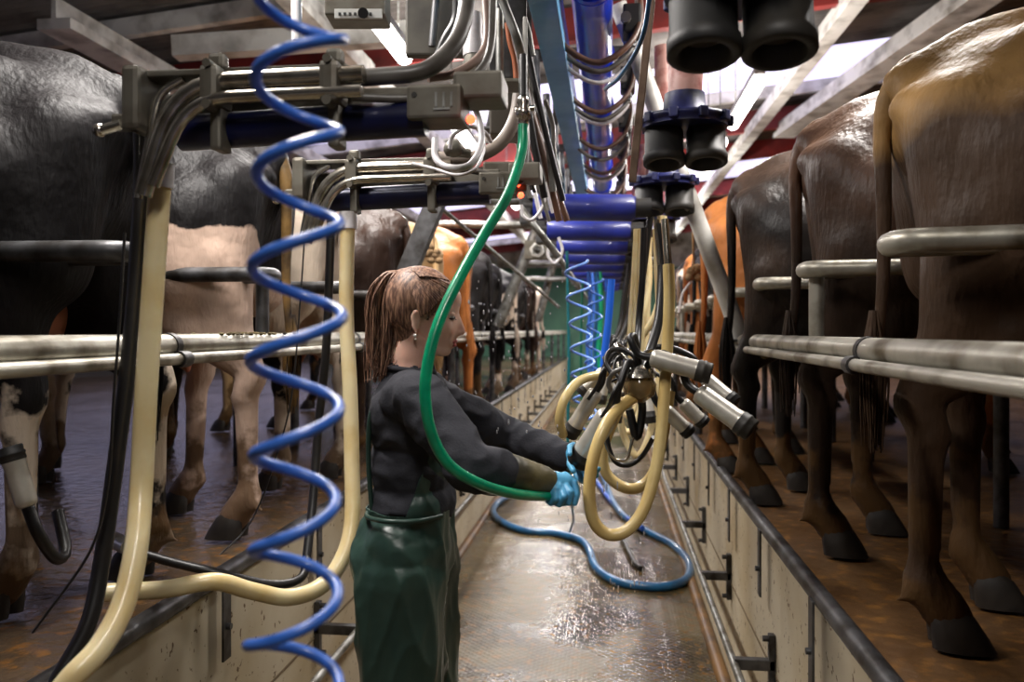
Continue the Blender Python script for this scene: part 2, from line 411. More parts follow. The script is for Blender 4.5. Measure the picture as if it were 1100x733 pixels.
# ---------------------------------------------------------------- lamps
def lamp(x, y, z, w=.16, l=1.2, power=60, label='', es=True):
    t = thing('ceiling_lamp', label, 'lamp', (x, y, z), 0, 'strip lamps hung over the pit')
    MB().box((x, y, z+.055), (w*.45, l, .05), bev=.012).build('lamp_body', steelw, t)
    MB().sweep([V((x, y-l/2+.04, z)), V((x, y+l/2-.04, z))], w*.27, 10).build('diffuser', lampm, t)
    MB().cyl((x, y-l*.35, z+.06), (x, y-l*.35, rz_(x)-.02), .006, n=6).build('hanger', galv, t)
    MB().cyl((x, y+l*.35, z+.06), (x, y+l*.35, rz_(x)-.02), .006, n=6).build('hanger', galv, t)
    d = bpy.data.lights.new('lamp_light', 'AREA'); d.shape = 'RECTANGLE'; d.size = w; d.size_y = l; d.energy = power; d.color = (1, .95, .9)
    o = bpy.data.objects.new('lamp_light', d); COL.objects.link(o); o.location = (0, 0, -.06); o.parent = t
    d2 = d.copy(); d2.energy = power*.45; u = bpy.data.objects.new('lamp_uplight', d2); COL.objects.link(u); u.location = (0, 0, .10); u.rotation_euler = (PI, 0, 0); u.parent = t
    return t
for i, (y, p) in enumerate(((2.0, 55), (3.95, 50), (6.3, 60), (9.5, 70), (13, 90), (17, 90))):
    lamp(-1.12, y, 3.05, power=p, label='strip lamp over the left side of the pit, %s' % ['out of view overhead', 'nearest of the left row in view', 'second of the left row', 'third of the left row', 'fourth of the left row', 'last of the left row'][i])
for i, (y, p) in enumerate(((3.1, 50), (5.9, 60), (7.6, 55), (10.5, 70), (14, 90), (18, 90))):
    lamp(.92, y, 3.1, power=p, label='strip lamp over the right side of the pit, %s' % ['out of view overhead', 'nearest of the right row in view', 'second of the right row', 'third of the right row', 'fourth of the right row', 'last of the right row'][i])
lamp(.0, -.3, 3.3, power=32, label='added fill lamp over the middle of the pit behind the camera')  # unseen fill added on the camera side to brighten the woman's face
# ================================================================== RAILS
def kerb(x, side):
    t = thing('kerb_rail', 'round grey steel rail along the top edge of the %s pit wall' % side, 'rail', (x, 0, ZP))
    s = 1 if side == 'left' else -1
    MB().cyl((x, -1.5, ZP+.012), (x, YE-.1, ZP+.012), .024, n=16).build('rail_tube', galv_dark, t)
    for i in range(20):
        y = .70+i*.73
        m = MB(); m.box((x+s*.026, y, ZP-.10), (.006, .045, .22), bev=.001); m.cyl((x+s*.026, y, ZP-.12), (x+s*.04, y, ZP-.12), .009, n=8)
        m.build('bracket', galv_dark, t)
kerb(XL+.005, 'left'); kerb(XR-.005, 'right')
def low(x, side, z=.47):
    s = 1 if side == 'left' else -1
    xr = x+s*(.13 if side == 'right' else .16)
    t = thing('low_rail', 'thin steel pipe held off the foot of the %s pit wall on stubs' % side, 'rail', (xr, 0, z))
    MB().cyl((xr, -1.5, z), (xr, YE-.1, z), .0135, n=12).build('rail_tube', galv, t)
    for i in range(14):
        y = (1.80 if side == 'right' else 1.95)+i*.98
        m = MB(); m.box(((x+xr)/2, y, z+.002), (abs(x-xr), .03, .035), bev=.003)
        m.box((x+s*.012, y, z), (.02, .03, .2), bev=.003)
        for dz in (-.085, .085): m.cyl((x+s*.02, y, z+dz), (x+s*.04, y, z+dz), .01, n=8)
        m.build('bracket', galv_dark, t)
low(XL, 'left'); low(XR, 'right')
def rump(x, side, s):
    t = thing('rump_rail', 'long horizontal steel rail behind the cows on the %s, thin wash pipe clipped to it' % side, 'rail', (x, 0, 1.5))
    z = 1.505 if side == 'right' else 1.512
    MB().cyl((x, -1.2, z), (x, YE-.5, z), .029, n=20).build('rail_tube', rail_m, t)
    MB().cyl((x+s*.035, -1.2, z-.03), (x+s*.035, YE-.5, z-.032), .014, n=12).build('wash_pipe', rail_m, t)
    for i in range(12):
        y = 1.9+i*1.45
        MB().cyl((x+s*.035, y-.02, z-.031), (x+s*.035, y+.02, z-.031), .02, n=12).cyl((x, y-.012, z), (x, y+.012, z), .032, n=16).build('clip', galv_dark, t)
    for i in range(8):       # posts that carry the rail
        y = 5.6+i*2.0
        MB().cyl((x-s*.02, y, ZP), (x-s*.02, y, z), .024, n=14).build('post', galv_dark, t)
rump(-1.05, 'left', 1); rump(.56, 'right', -1)
mesh_thing(MB().ball(W(835, 378, 2.85), (.05,.035,.02), 12).ball(W(843,371,2.85),(.035,.03,.018),10).ball(W(822, 380, 2.9),(.02,.03,.02),10), 'dung_clump', grime, 'lump of dried dung stuck on the right hand rail', 'dung')
g = MB()
for i in range(90):
    p = V((-1.05+R.uniform(-.028,.028), 2.35+R.gauss(0,.16), 1.54)); g.ball(p, (R.uniform(.003,.009), R.uniform(.003,.01), R.uniform(.002,.006)), 6)
tagp(g.build('dung_splatter', grime), 'dark wet dung splattered along the left rail', 'dung', kind='stuff')
# stall loops
def loop(x, s, y, i, side, rot=0):
    e = V((math.cos(rot)*s, -math.sin(rot), 0)); b0 = V((x, y, 0)); z = 1.722; U = V((0,0,z)); b = V((0,.11,0))
    t = thing('stall_divider', 'galvanised stall divider loop between cows on the %s, %s' % (side, ORDW[i]), 'rail', (x, y, 1.5), 0, '%s hand stall dividers' % side)
    rm = rail_m if side == 'right' else galv_dark
    MB().pipe([b0+e*.8+U, b0+U-e*.0, b0+b+U, b0+b+e*.8+U], .0235, .05, 14).build('top_tube', rm, t)
    if i % 3 == 1: MB().pipe([b0+e*.03+b*.5+V((0,0,1.53)), b0+e*.03+b*.5+U], .021, .03, 14).build('upright', rm, t)
    q = b0+b*.5+e*.8
    MB().cyl(q+V((0,-.06,z)), q+V((0,.06,z)), .024, n=12).cyl(q+U, q+V((0,0,ZP)), .025, n=14).build('post', galv_dark, t)
for i in range(12): loop(.555, 1, 1.68+i*.74, i, 'right', .19)
for i in range(12): loop(-1.05, -1, 1.70+i*.76, i, 'left', .03)
for i in range(3):
    pass
# ================================================================== STRUTS
def strut(a, b, r, label, m=galv, sticker=None, square=False):
    t = thing('support_strut', label, 'strut', tuple(b))
    if square: MB().beam(a, b, r*2, r*1.4, up=(0,1,0)).build('strut_tube', m, t)
    else: MB().cyl(a, b, r, n=18).build('strut_tube', m, t)
    MB().box(V(b)-V((0,0,0)), (.12,.09,.012), bev=.003).build('foot_plate', galv_dark, t)
    if sticker: MB().ball(sticker, (.018,.004,.024), 12).build('sticker', yel, t, 'oval yellow sticker')
    return t
strut(W(477,196,3.95), W(416,345,4.0), .045, 'dark flat sloping strut with yellow sticker behind the ponytail', galv_dark, W(461,214,3.9), True)
strut(W(577,245,7.6), W(535,350,7.8), .05, 'round grey sloping strut left of the small coil, nearest of its pair', galv)
strut(W(600,262,11), W(578,345,11.3), .05, 'round grey sloping strut farther back beside the green wall', galv)
strut(W(664,5,3.45), W(797,366,3.55), .036, 'long round grey strut sloping down to the right hand rail', steelw)
strut(W(560,-30,3.0), W(530,140,3.1), .03, 'grey strut rising out of the overhead pipework', galv_dark)
m = MB(); m.beam(W(703,-30,2.3), W(679,196,2.35), .022, .022, up=(0,1,0)); mesh_thing(m, 'drop_pole', brown_pole, 'brown square metal pole hanging beside the blue overhead pipe', 'pole')
for i, (a, b2, r) in enumerate([(W(470,214,4.4), W(640,216,4.4), .03), (W(470,241,6.5), W(620,243,6.5), .03), (W(560,283,8.5), W(640,284,8.5), .03), (W(560,300,11), W(640,300,11),.03), (W(440,195,4.2), W(600,330,6.5), .012)]):
    mesh_thing(MB().cyl(a, b2, r, n=12), 'cross_bar', galv, '%s steel cross bar above the left cows, %s' % ('thin sloping' if i == 4 else 'level', ORDW[i]), 'bar')
mesh_thing(MB().pipe([W(318,-20,2.2), W(319,44,2.2)], .014), 'conduit_drop', white_t, 'short white pipe hanging down at top left beside the coil', 'pipe')
# grey control box top
t = thing('control_box', 'grey box with a printed label at the top edge above the left arm', 'box', W(385,25,2.0))
MB().box(W(385,-2,2.0), (.14,.1,.115), rot=(0,0,YAW)).build('enclosure', housing, t)
MB().box(W(385,15,1.93), (.11,.006,.022), rot=(0,0,YAW), bev=.001).build('label_plate', paper, t)
w_ = MB()
for i in range(7): w_.box(W(365+i*5.5,15,1.925), (.006,.003,.006), rot=(0,0,YAW), bev=0)
w_.build('print', black_m, t)
MB().cyl(W(390,14,1.94), W(390,14,1.90), .012, n=14).build('knob', black_m, t)
# camera-like box far
t = thing('wall_fan', 'small grey box with hexagonal ring over the left cows', 'fan', W(577,285,6.0))
MB().box(W(577,269,6.0), (.17,.12,.13)).build('casing', housing, t)
MB().lathe(W(577,269,5.93), W(577,269,5.90), [(0,.055),(1,.055),(1,.035),(0,.035)], n=6).build('ring', paper, t)
MB().ball(W(577,269,5.9), .02).build('hub', black_m, t)
# ================================================================== COWS
def cow_mesh(pose):
    P = []
    c = lambda a, ra, b, rb: P.append(('c', a, ra, b, rb))
    e = lambda a, r: P.append(('e', a, r))
    e((.92,0,.98), (.66,.33,.36)); e((.62,0,.93), (.45,.33,.33)); e((1.2,0,.98), (.4,.29,.36))
    e((.28,0,1.13), (.27,.235,.22)); e((.3,0,1.05), (.26,.24,.24))
    c((.05,0,1.245),.06,(.20,0,1.315),.07); c((.20,0,1.315),.07,(.45,0,1.345),.085); c((.45,0,1.345),.085,(1.0,0,1.31),.12); c((1.0,0,1.31),.12,(1.42,0,1.33),.12)
    for s in (-1,1):
        c((.46,s*.20,1.27),.055,(.30,s*.13,1.25),.09)      # hook bone
        c((.05,s*.095,1.17),.055,(.30,s*.14,1.16),.12); c((.145,s*.125,1.12),.125,(.185,s*.145,.84),.13)       # pin bone
        c((.46,s*.20,1.27),.05,(.75,s*.22,1.12),.12)
        f = pose.get(s, 0)
        hip = V((.27,s*.15,1.02)); st = V((.40+f*.5,s*.19,.80)); hk = V((.045+f,s*.17,.50)); ft = V((.06+f*1.05,s*.165,.14)); to = V((.11+f*1.05,s*.165,.065))
        c(hip,.185,V((.27+f*.25,s*.175,.86)),.16); c(hip+V((.05,0,.02)),.17,st,.115)
        c(V((.18+f*.3,s*.165,.88)),.13,V((.12+f*.75,s*.17,.66)),.075)
        c(st,.105,hk+V((.07,0,.08)),.055); c(V((.12+f*.75,s*.17,.66)),.072,hk+V((-.005,0,.03)),.043)
        c(hk+V((0,0,.02)),.05,hk+V((.03,0,-.05)),.045); e(hk+V((-.015,0,.02)),(.035,.04,.055))
        c(hk+V((.02,0,-.04)),.042,ft,.034); e(ft,(.046,.046,.05)); c(ft,.046,to,.052)
        c(ft+V((-.04,s*.02,-.03)),.013,ft+V((-.055,s*.022,-.05)),.01)
        g_ = pose.get('f%d' % s, 0)
        e((1.33,s*.20,.98),(.19,.10,.30)); c((1.34,s*.2,.84),.115,(1.42+g_*.3,s*.17,.62),.075); c((1.42+g_*.3,s*.17,.62),.072,(1.42+g_*.8,s*.155,.42),.052)
        e((1.42+g_*.8,s*.155,.40),(.055,.055,.06)); c((1.42+g_*.8,s*.155,.38),.044,(1.41+g_,s*.155,.14),.034); e((1.41+g_,s*.155,.13),(.045,.045,.045)); c((1.41+g_,s*.155,.13),.044,(1.45+g_,s*.155,.065),.045)
    c((1.45,0,1.12),.24,(1.78,0,1.16),.17); c((1.78,0,1.16),.17,(2.02,0,1.22),.125); c((1.5,0,.92),.16,(1.75,0,1.03),.12)
    e((2.1,0,1.23),(.14,.105,.12)); c((2.12,0,1.21),.105,(2.38,0,1.0),.07); e((2.40,0,.985),(.06,.075,.06))
    for s in (-1,1): c((2.03,s*.09,1.27),.03,(1.98,s*.24,1.25),.035)
    return organic(P, .019, 8)
def hoof_mb(x, y, s):
    m = MB()
    for q in (-1, 1):
        prof = [(0,.046),(.35,.043),(.8,.036),(1,.022)]
        vs = []; n_ = 12
        for h, r in prof:
            for k in range(n_):
                a = 2*PI*k/n_
                cx = x+.028-h*.02; px = cx+math.cos(a)*r*1.18+(.014 if math.cos(a) > 0 else 0)*(1-h)
                vs.append(V((px, y+q*.026+math.sin(a)*r*.62, .004+h*.082)))
        fs = [(i*n_+k, i*n_+(k+1)%n_, (i+1)*n_+(k+1)%n_, (i+1)*n_+k) for i in range(3) for k in range(n_)]
        m.add(vs, fs); m.add(vs[:n_], [tuple(range(n_-1,-1,-1))], False); m.add(vs[-n_:], [tuple(range(n_))], False)
    return m
def make_template(pose):
    body = cow_mesh(pose)
    parts = []
    def mk(mb, nm, m):
        me = bpy.data.meshes.new(nm); me.from_pydata(mb.v, [], mb.f); me.polygons.foreach_set('use_smooth', mb.sm); me.materials.append(m); parts.append((nm, me))
    for s in (-1, 1):
        f = pose.get(s, 0)*1.05; g_ = pose.get('f%d' % s, 0)
        mk(hoof_mb(.10+f, s*.165, s), 'hoof', hoof_m); mk(hoof_mb(1.44+g_, s*.155, s), 'hoof', hoof_m)
    ud = organic([('e',(.50,0,.70),(.21,.17,.15)),('e',(.36,0,.72),(.13,.15,.16))]+[('c',(.40+a*.16,b_*.085,.60),.03,(.40+a*.16,b_*.09,.525),.013) for a in (0,1) for b_ in (-1,1)], .014, 4)
    ud.materials.clear(); ud.materials.append(udder_m); parts.append(('udder', ud))
    tl = MB().hose([(.14,0,1.30),(.06,.0,1.29),(.01,0,1.22),(-.002,.004,1.12),(.0,.0,1.0),(.0,.0,.82),(-.01,0,.66)], [.030,.012], 12, 6)
    body_tail = tl
    me = bpy.data.meshes.new('tail'); me.from_pydata(tl.v, [], tl.f); me.polygons.foreach_set('use_smooth', tl.sm); me.materials.append(hoof_m); parts.append(('tail', me))
    sw = MB(); rr = random.Random(3)
    for i in range(60):
        a = rr.uniform(0, 2*PI); q = rr.uniform(0,.02); w = rr.uniform(.5,1.6)
        sw.hose([(-.02+math.cos(a)*q*.4, math.sin(a)*q*.4, .72),(-.02+math.cos(a)*q*1.6, math.sin(a)*q*1.6,.58),(-.02+math.cos(a)*q*w, math.sin(a)*q*w,rr.uniform(.38,.46))], [.005,.0015], 4, 4)
    me = bpy.data.meshes.new('tail_switch'); me.from_pydata(sw.v, [], sw.f); me.polygons.foreach_set('use_smooth', sw.sm); me.materials.append(hoof_m)
    ho = MB()
    ey = MB().ball((2.17,.088,1.26),.018,10).ball((2.17,-.088,1.26),.018,10)
    me2 = bpy.data.meshes.new('eyes'); me2.from_pydata(ey.v, [], ey.f); me2.materials.append(black_r); parts.append(('eyes', me2))
    return body, parts, me
TA = make_template({-1:.34, 1:0, 'f1':.1, 'f-1':-.12})
TB = make_template({-1:0, 1:.14, 'f1':-.1, 'f-1':.1})
def cow(tpl, x, y, rz, coatm, label, scale=1, tailm=None, group=None):
    body, parts, switch = tpl
    t = thing('dairy_cow', label, 'cow', (x, y, ZP+.006), rz, group)
    t.scale = (scale,)*3
    def ch(nm, me, m=None, par=None):
        o = bpy.data.objects.new(nm, me); COL.objects.link(o); o.parent = par or t
        if m:
            o.material_slots[0].link = 'OBJECT'; o.material_slots[0].material = m
        return o
    ch('body', body, coatm) if body.materials else None
    for nm, me in parts:
        o = ch(nm, me, (tailm or coatm) if nm == 'tail' else None)
        if nm == 'tail': ch('tail_switch', switch, tailm or coatm, o)
    return t
for T in (TA, TB):
    T[0].materials.clear(); T[0].materials.append(hoof_m)
blackc, whitec = S(24,21,22), S(214,196,176)
c_bw1 = coat_mat('coat_black_white_leg', blackc, whitec, .60, 1.9, 2.2, .42, .62, rough=.55)
c_bw2 = coat_mat('coat_black_over_white', blackc, S(200,172,154), .52, 1.5, 5.3, 1.5, .94, rough=.5)
c_wh = coat_mat('coat_mostly_white', whitec, blackc, .57, 1.7, 9.1, -.1, .9)
c_db = coat_mat('coat_dark_brown', S(50,35,28), None, rough=.42)
c_cr = coat_mat('coat_cream', S(214,176,128), None, rough=.5)
c_or = coat_mat('coat_orange_brown', S(186,116,62), None, rough=.5)
c_bk = coat_mat('coat_black', S(24,21,21), whitec, .66, 1.8, 3.3, .2, .7)
c_bw3 = coat_mat('coat_pied', blackc, whitec, .5, 2.0, 12.4, .1, .9)
c_lit = coat_mat('coat_brown_lit_back', S(168,130,78), S(66,48,34), .5, 1.4, 6.6, 1.5, 1.10, rough=.55, soft=.09)  # light from above painted into the coat: golden back over dark brown
c_b2 = coat_mat('coat_seal_brown', S(104,76,58), S(50,38,30), .5, 2.2, 1.6, .5, 1.0, rough=.42, soft=.12)
c_b3 = coat_mat('coat_near_black_brown', S(72,56,46), S(28,24,22), .5, 2.2, 4.6, .6, 1.08, rough=.42, soft=.12)
c_gold = coat_mat('coat_gold', S(134,104,60), S(40,32,26), .5, 9, 2.2, soft=.15)
lf = [ (-1.10, 1.16, c_bk, 'black cow hard against the left edge of the picture, closest to the camera', 1.0, TB),
  (-1.17, 1.99, c_bw1, 'big black cow at far left with one white hind leg behind the front cream hose', 1.0, TB),
  (-1.10, 2.76, c_bw2, 'black and white cow with pale hind quarter, seen through the blue coil', 1.01, TA),
  (-1.16, 3.55, c_wh, 'mostly white cow behind the second cream hose', .99, TB),
  (-1.04, 4.25, c_db, 'dark brown cow just left above the ponytail', .98, TB),
  (-1.06, 5.05, c_cr, 'cream cow behind the dark strut with yellow sticker', .98, TA),
  (-1.00, 5.85, c_or, 'orange brown cow right behind the woman\'s face', 1.02, TB),
  (-.98, 6.85, c_bk, 'black cow directly right of the orange brown cow', 1.0, TA),
  (-1.02, 7.8, c_bk, 'black cow second past the orange brown cow', .98, TB),
  (-1.0, 8.9, c_bw3, 'pied black and white cow near the green wall', .97, TB),
  (-1.0, 10.0, c_bk, 'small distant black cow on the left, third from the far end', .97, TA),
  (-1.0, 11.2, c_db, 'small distant brown cow on the left, second from the far end', 1.0, TB),
  (-1.0, 12.4, c_wh, 'small distant white cow, farthest on the left', 1.0, TB)]
for i, (x, y, m_, lab, s_, T) in enumerate(lf):
    cow(T, x, y, PI+(.05, .02, 0, -.04, -.1, -.28, -.22, -.12, -.1, -.2, -.1, -.1, 0)[i], m_, lab, s_, c_gold if i == 2 else None)
rt = [ (.645, 1.24, c_bk, 'black cow cut off by the right edge, closest to the camera', 1.0, TB),
  (.64, 2.06, c_lit, 'brown cow with top light painted golden on its back, largest at the right edge', 1.0, TB),
  (.60, 2.80, c_b2, 'shiny seal brown cow second from the right edge', 1.025, TB),
  (.50, 3.54, c_b3, 'near black brown cow third from the right edge', 1.01, TB),
  (.47, 4.28, c_or, 'orange brown cow behind the long grey strut on the right', 1.0, TB),
  (.55, 5.02, c_b3, 'dark cow behind the hanging rope on the right', 1.0, TA),
  (.64, 5.76, c_lit, 'brown cow with painted lit back, sixth along the right side past the rope', 1.0, TB),
  (.64, 6.5, c_bk, 'distant black cow on the right behind the hanging hoses', 1.0, TB),
  (.64, 7.24, c_or, 'distant orange cow on the right behind the hanging hoses', 1.0, TB),
  (.64, 7.98, c_bw3, 'distant pied cow, last but one on the right', 1.0, TA),
  (.64, 8.72, c_db, 'distant dark brown cow, farthest on the right', 1.0, TB)]
for i, (x, y, m_, lab, s_, T) in enumerate(rt):
    cow(T, x, y, (-.2, -.19, -.2, -.17, -.17, -.17, -.17, -.17, -.17, -.17, -.17)[i], m_, lab, s_)
# ================================================================== MILKING ARMS SWUNG LEFT
def arm_left(Y, label, big):
    z0 = 2.0
    A = lambda x, y, z: V((x, Y+y, z))
    t = thing('milking_unit', label, 'milking unit', (-.5, Y, z0), 0, None)
    # channel
    m = MB(); m.box(A(-.68, .035, 2.035), (.40, .09, .012), bev=.003); m.box(A(-.60, .085, 1.985), (.56, .012, .07), bev=.003)
    m.build('arm_channel', housing, t)
    m = MB(); m.box(A(-.885, .02, 1.985), (.035, .12, .12), bev=.01); m.box(A(-.90, -.02, 1.94), (.05, .03, .03), bev=.006)
    m.build('end_bracket', housing, t)
    MB().cyl(A(-.905, -.03, 1.935), A(-.945, -.03, 1.925), .010, n=12).ball(A(-.95, -.03, 1.925), .013, 10).build('latch_pin', stain, t)
    MB().cyl(A(-.82, .03, 1.93), A(-.34, .03, 1.945), .034, n=24).build('drive_cylinder', blue_d, t)
    m = MB(); m.pipe([A(-.44, -.03, 2.012), A(-.80, -.03, 2.008), A(-.86, -.035, 1.80)], .0165, .13, 16)
    m.build('milk_pipe', stain, t)
    m = MB(); m.pipe([A(-.44, -.045, 1.978), A(-.77, -.045, 1.974), A(-.832, -.05, 1.815)], .012, .10, 14)
    m.build('vacuum_pipe', stain, t)
    m = MB(); m.pipe([A(-.80, .0, 2.025), A(-.85, .0, 2.00), A(-.888, -.005, 1.80)], .008, .06, 10); m.build('wash_pipe', stain, t)
    for x in (-.725, -.50):
        m = MB(); m.box(A(x, -.02, 1.998), (.036, .07, .075), bev=.012); m.box(A(x, -.01, 2.05), (.03, .03, .03), bev=.008); m.cyl(A(x, -.062, 1.96), A(x, -.03, 1.96), .009, n=8).cyl(A(x, -.06, 2.035), A(x, -.03, 2.035), .008, n=8)
        m.box(A(x, -.0, 1.93), (.022, .05, .09), bev=.006)
        m.build('pipe_clamp', housing, t)
    m = MB(); m.box(A(-.315, .03, 1.963), (.10, .10, .062), bev=.006); m.box(A(-.24, .06, 2.0), (.09,.1,.05), bev=.006)
    o = m.build('valve_box', housing, t)
    m = MB()
    for i in range(3): m.box(A(-.31+i*.014, -.021, 1.965), (.004, .003, .026), bev=0)
    m.box(A(-.30, -.021, 1.948), (.03, .003, .004), bev=0)
    m.build('vent_mark', galv, o)
    MB().cyl(A(-.35, -.022, 1.975), A(-.35, -.018, 1.975), .005, n=10).build('bolt_hole', black_m, o)
    MB().ball(A(-.245, -.03, 1.925), (.009,.006,.009), 12).build('indicator_light', led, o)
    return t
arm_left(1.50, 'nearest steel milking arm reaching left across the top of the picture', True)
arm_left(2.34, 'second steel milking arm reaching left below the nearest one', False)
def hose_thing(pts, r, m, label, name='rubber_hose', cat='hose', group=None, n=12, k=8, bands=None):
    if not bands: return mesh_thing(MB().hose(pts, r, n, k), name, m, label, cat, group)
    t = thing(name, label, cat, tuple(V(pts[0])), 0, group)
    MB().hose(pts, r, n, k).build('tube', m, t)
    for a, b2, q, mm, nm in bands: MB().cyl(a, b2, q, n=16).build(nm, mm, t)
    return t
def PW(l): return [W(*p) for p in l]
# cream hoses of the two left arms
hose_thing(PW([(173,182,1.60),(165,300,1.60),(157,420,1.58),(152,520,1.56),(146,590,1.5),(132,650,1.45),(108,695,1.4),(76,730,1.36),(40,775,1.35)]), .0205, cream, 'thick cream milk hose hanging at left from the nearest arm', 'milk_hose', bands=[(W(173.5,176,1.60),W(172.2,202,1.60),.024,white_t,'hose_collar')])
hose_thing(PW([(374,232,2.40),(372,330,2.4),(376,420,2.35),(378,500,2.3),(378,560,2.25),(368,600,2.2),(345,630,2.15),(310,642,2.1),(270,635,2.05),(230,625,2.0),(180,633,1.97),(140,636,1.95),(108,637,1.93)]), .0215, cream, 'thick cream milk hose from the second arm, curling left over the pit edge', 'milk_hose', bands=[(W(374,228,2.40),W(374,246,2.40),.0255,white_t,'hose_collar')])
hose_thing(PW([(152,135,1.68),(152,200,1.68),(146,300,1.68),(137,400,1.67),(124,500,1.66),(110,600,1.64),(95,670,1.6),(62,732,1.55),(40,780,1.5)]), .016, black_r, 'long black hose hanging left of the nearest cream hose')
hose_thing(PW([(357,200,2.5),(354,290,2.5),(350,380,2.5),(342,460,2.5),(336,540,2.45),(328,612,2.35)]), .013, black_r, 'black hose hanging straight down left of the second cream hose')
hose_thing(PW([(331,600,2.35),(322,622,2.3),(290,628,2.25),(230,615,2.2),(180,603,2.2),(140,590,2.2),(122,580,2.25)]), .012, black_r, 'black hose lying slack across the platform edge, steel end at left', bands=[(W(122,580,2.25),W(138,588,2.2),.022,stain_b,'steel_end')])
hose_thing(PW([(134,250,1.6),(128,350,1.6),(122,430,1.6),(116,520,1.6),(98,590,1.6),(50,660,1.6),(35,680,1.6)]), .0028, black_r, 'thin black cord over the white cow leg at far left', 'cord', 'cord', n=6)
hose_thing(PW([(331,200,2.6),(322,330,2.6),(314,420,2.6),(300,480,2.6),(270,560,2.6),(222,609,2.5)]), .0026, black_r, 'thin black cord hanging down behind the blue coil', 'cord', 'cord', n=6)
# far left milking cup under the near cow
def cup_parts(t, top, mouth, r, parent_tubes=None, rubber=black_m, shellm=None, simple=False):
    top, mouth = V(top), V(mouth); a = (mouth-top); j = top+a*.76
    sh = MB().lathe(top, j, [(0,r*.55),(.03,r*.86),(.10,r*.97),(.13,r),(.92,r),(.95,r*1.05),(1,r*1.05)], 22).build('teat_cup', shellm or shell_m, t)
    if True:
        MB().lathe(j, mouth, [(0,r*1.1),(.1,r*1.16),(.35,r*1.12),(.4,r*1.2),(.55,r*1.2),(.6,r*1.1),(.9,r*1.14),(1,r*1.05),(1,r*.62),(.7,r*.5)], 22).build('liner_mouth', rubber, sh)
    return sh
t = thing('milking_cluster', 'milking cup and black liner at the far left edge under the cow', 'milking cluster', tuple(W(20,500,1.9)))
cup_parts(t, W(30,545,1.9), W(10,480,1.9), .024)
MB().hose(PW([(30,545,1.9),(42,575,1.9),(60,600,1.95),(70,590,2.0),(62,550,2.05)]), .014, 12).build('short_tube', black_r, t)
# grey hoses from the arms
hose_thing([W(375,84,1.55),W(410,82,1.55),W(455,76,1.56),W(485,52,1.6),W(499,20,1.65),W(503,-25,1.7)], .0165, grey_r, 'thick grey hose bending upward from the nearest arm')
hose_thing([W(378,104,1.53),W(430,106,1.54),(W(478,101,1.55)),W(512,80,1.6),W(527,50,1.65),W(530,-20,1.7)], .008, grey_r, 'thin grey hose bending upward below the thick one')
hose_thing([W(460,84,1.60),W(488,79,1.62),W(514,62,1.66),W(523,38,1.7),(W(520,-20,1.75))], .0085, mat('pinkish_hose', S(134,112,102), .4), 'pinkish grey hose curving up beside the white fitting')
hose_thing([W(470,170,2.38),W(505,170,2.38),W(535,156,2.4),W(552,130,2.42),W(558,95,2.45),W(560,60,2.5)], .019, mat('ribbed_grey_hose', S(134,122,112), .45), 'grey ribbed hose rising from the second arm')
hose_thing([W(486,180,2.36),W(520,186,2.36),W(548,195,2.38),W(562,190,2.4),W(566,150,2.45),W(563,110,2.5)], .009, grey_r, 'thin grey hose under the ribbed one by the green hose')
hose_thing([W(492,-20,1.9),W(491,20,1.9),W(478,45,1.9),W(468,70,1.9)], .013, black_r, 'black hose dropping from the top edge behind the grey hoses')
hose_thing([W(467,150,2.1),W(468,170,2.05),W(482,180,2.0),W(505,177,2.0),W(517,155,2.05),W(515,130,2.1),W(509,112,2.1)], .0085, white_t, 'white tube looping in a ring below the white fitting', 'air_tube', 'tube')
hose_thing([W(483,160,2.2),W(487,145,2.2),W(505,136,2.2),W(520,142,2.25),W(527,152,2.3)], .006, white_t, 'thin white tube arching behind the white ring', 'air_tube', 'tube')
hose_thing([W(443,176,2.3),W(465,181,2.28),W(490,188,2.25),W(510,182,2.25),W(519,165,2.3),W(520,155,2.35)], .0045, white_t, 'thin white cable sagging under the second arm', 'air_tube', 'tube')
# white fitting
t = thing('milk_meter', 'white bottle shaped fitting above the white tube ring', 'fitting', tuple(W(508,110,1.95)))
MB().lathe(W(510,15,2.0), W(509,62,1.98), [(0,.016),(.2,.02),(.5,.02),(.75,.026),(1,.026)], 18).build('neck', white_t, t)
MB().lathe(W(512,62,1.98), W(508,112,1.98), [(0,.03),(.4,.036),(.75,.033),(.8,.037),(1,.03)], 20).build('bowl', housing, t)
MB().lathe(W(508,103,1.98), W(508,108,1.98), [(0,.036),(1,.036)], 20).build('band', black_m, t)
# overhead housings
def hbox(pts, label, name='equipment_box', m=housing, cat='box', extra=None):
    (x0, y0, x1, y1, d, dep) = pts
    t = thing(name, label, cat, tuple(W((x0+x1)/2, y1, d)))
    MB().box(W((x0+x1)/2,(y0+y1)/2, d+dep/2), ((x1-x0)/F*d, dep, (y1-y0)/F*d), rot=(0,0,YAW), bev=.006).build('casing', m, t)
    return t
t = hbox((524,-30,566,92,2.25,.10), 'tall narrow grey housing hanging over the green hose', m=galv_dark)
MB().box(W(564,60,2.24),(.012,.06,.19), rot=(0,0,YAW)).build('edge_strip', steelw, t)
MB().box(W(545,92,2.22),(.115,.10,.012), rot=(0,0,YAW)).build('base_plate', housing, t)
MB().hose(PW([(545,25,2.2),(548,45,2.2),(553,65,2.2),(555,88,2.2)]), .008).build('copper_tube', mat('copper_tube', S(150,84,52), .4), t)
MB().cyl(W(537,10,2.22),W(537,88,2.22),.011).build('rod', galv, t)
t = hbox((436,-60,508,62,2.35,.04), 'dark flat cover plate behind the thick grey hoses', m=mat('dark_olive_plate', S(74,70,62), .5, .3, S(50,46,42), 8))
MB().cyl(W(470,-20,2.33),W(464,50,2.33),.01).build('edge_rod', galv_dark, t)
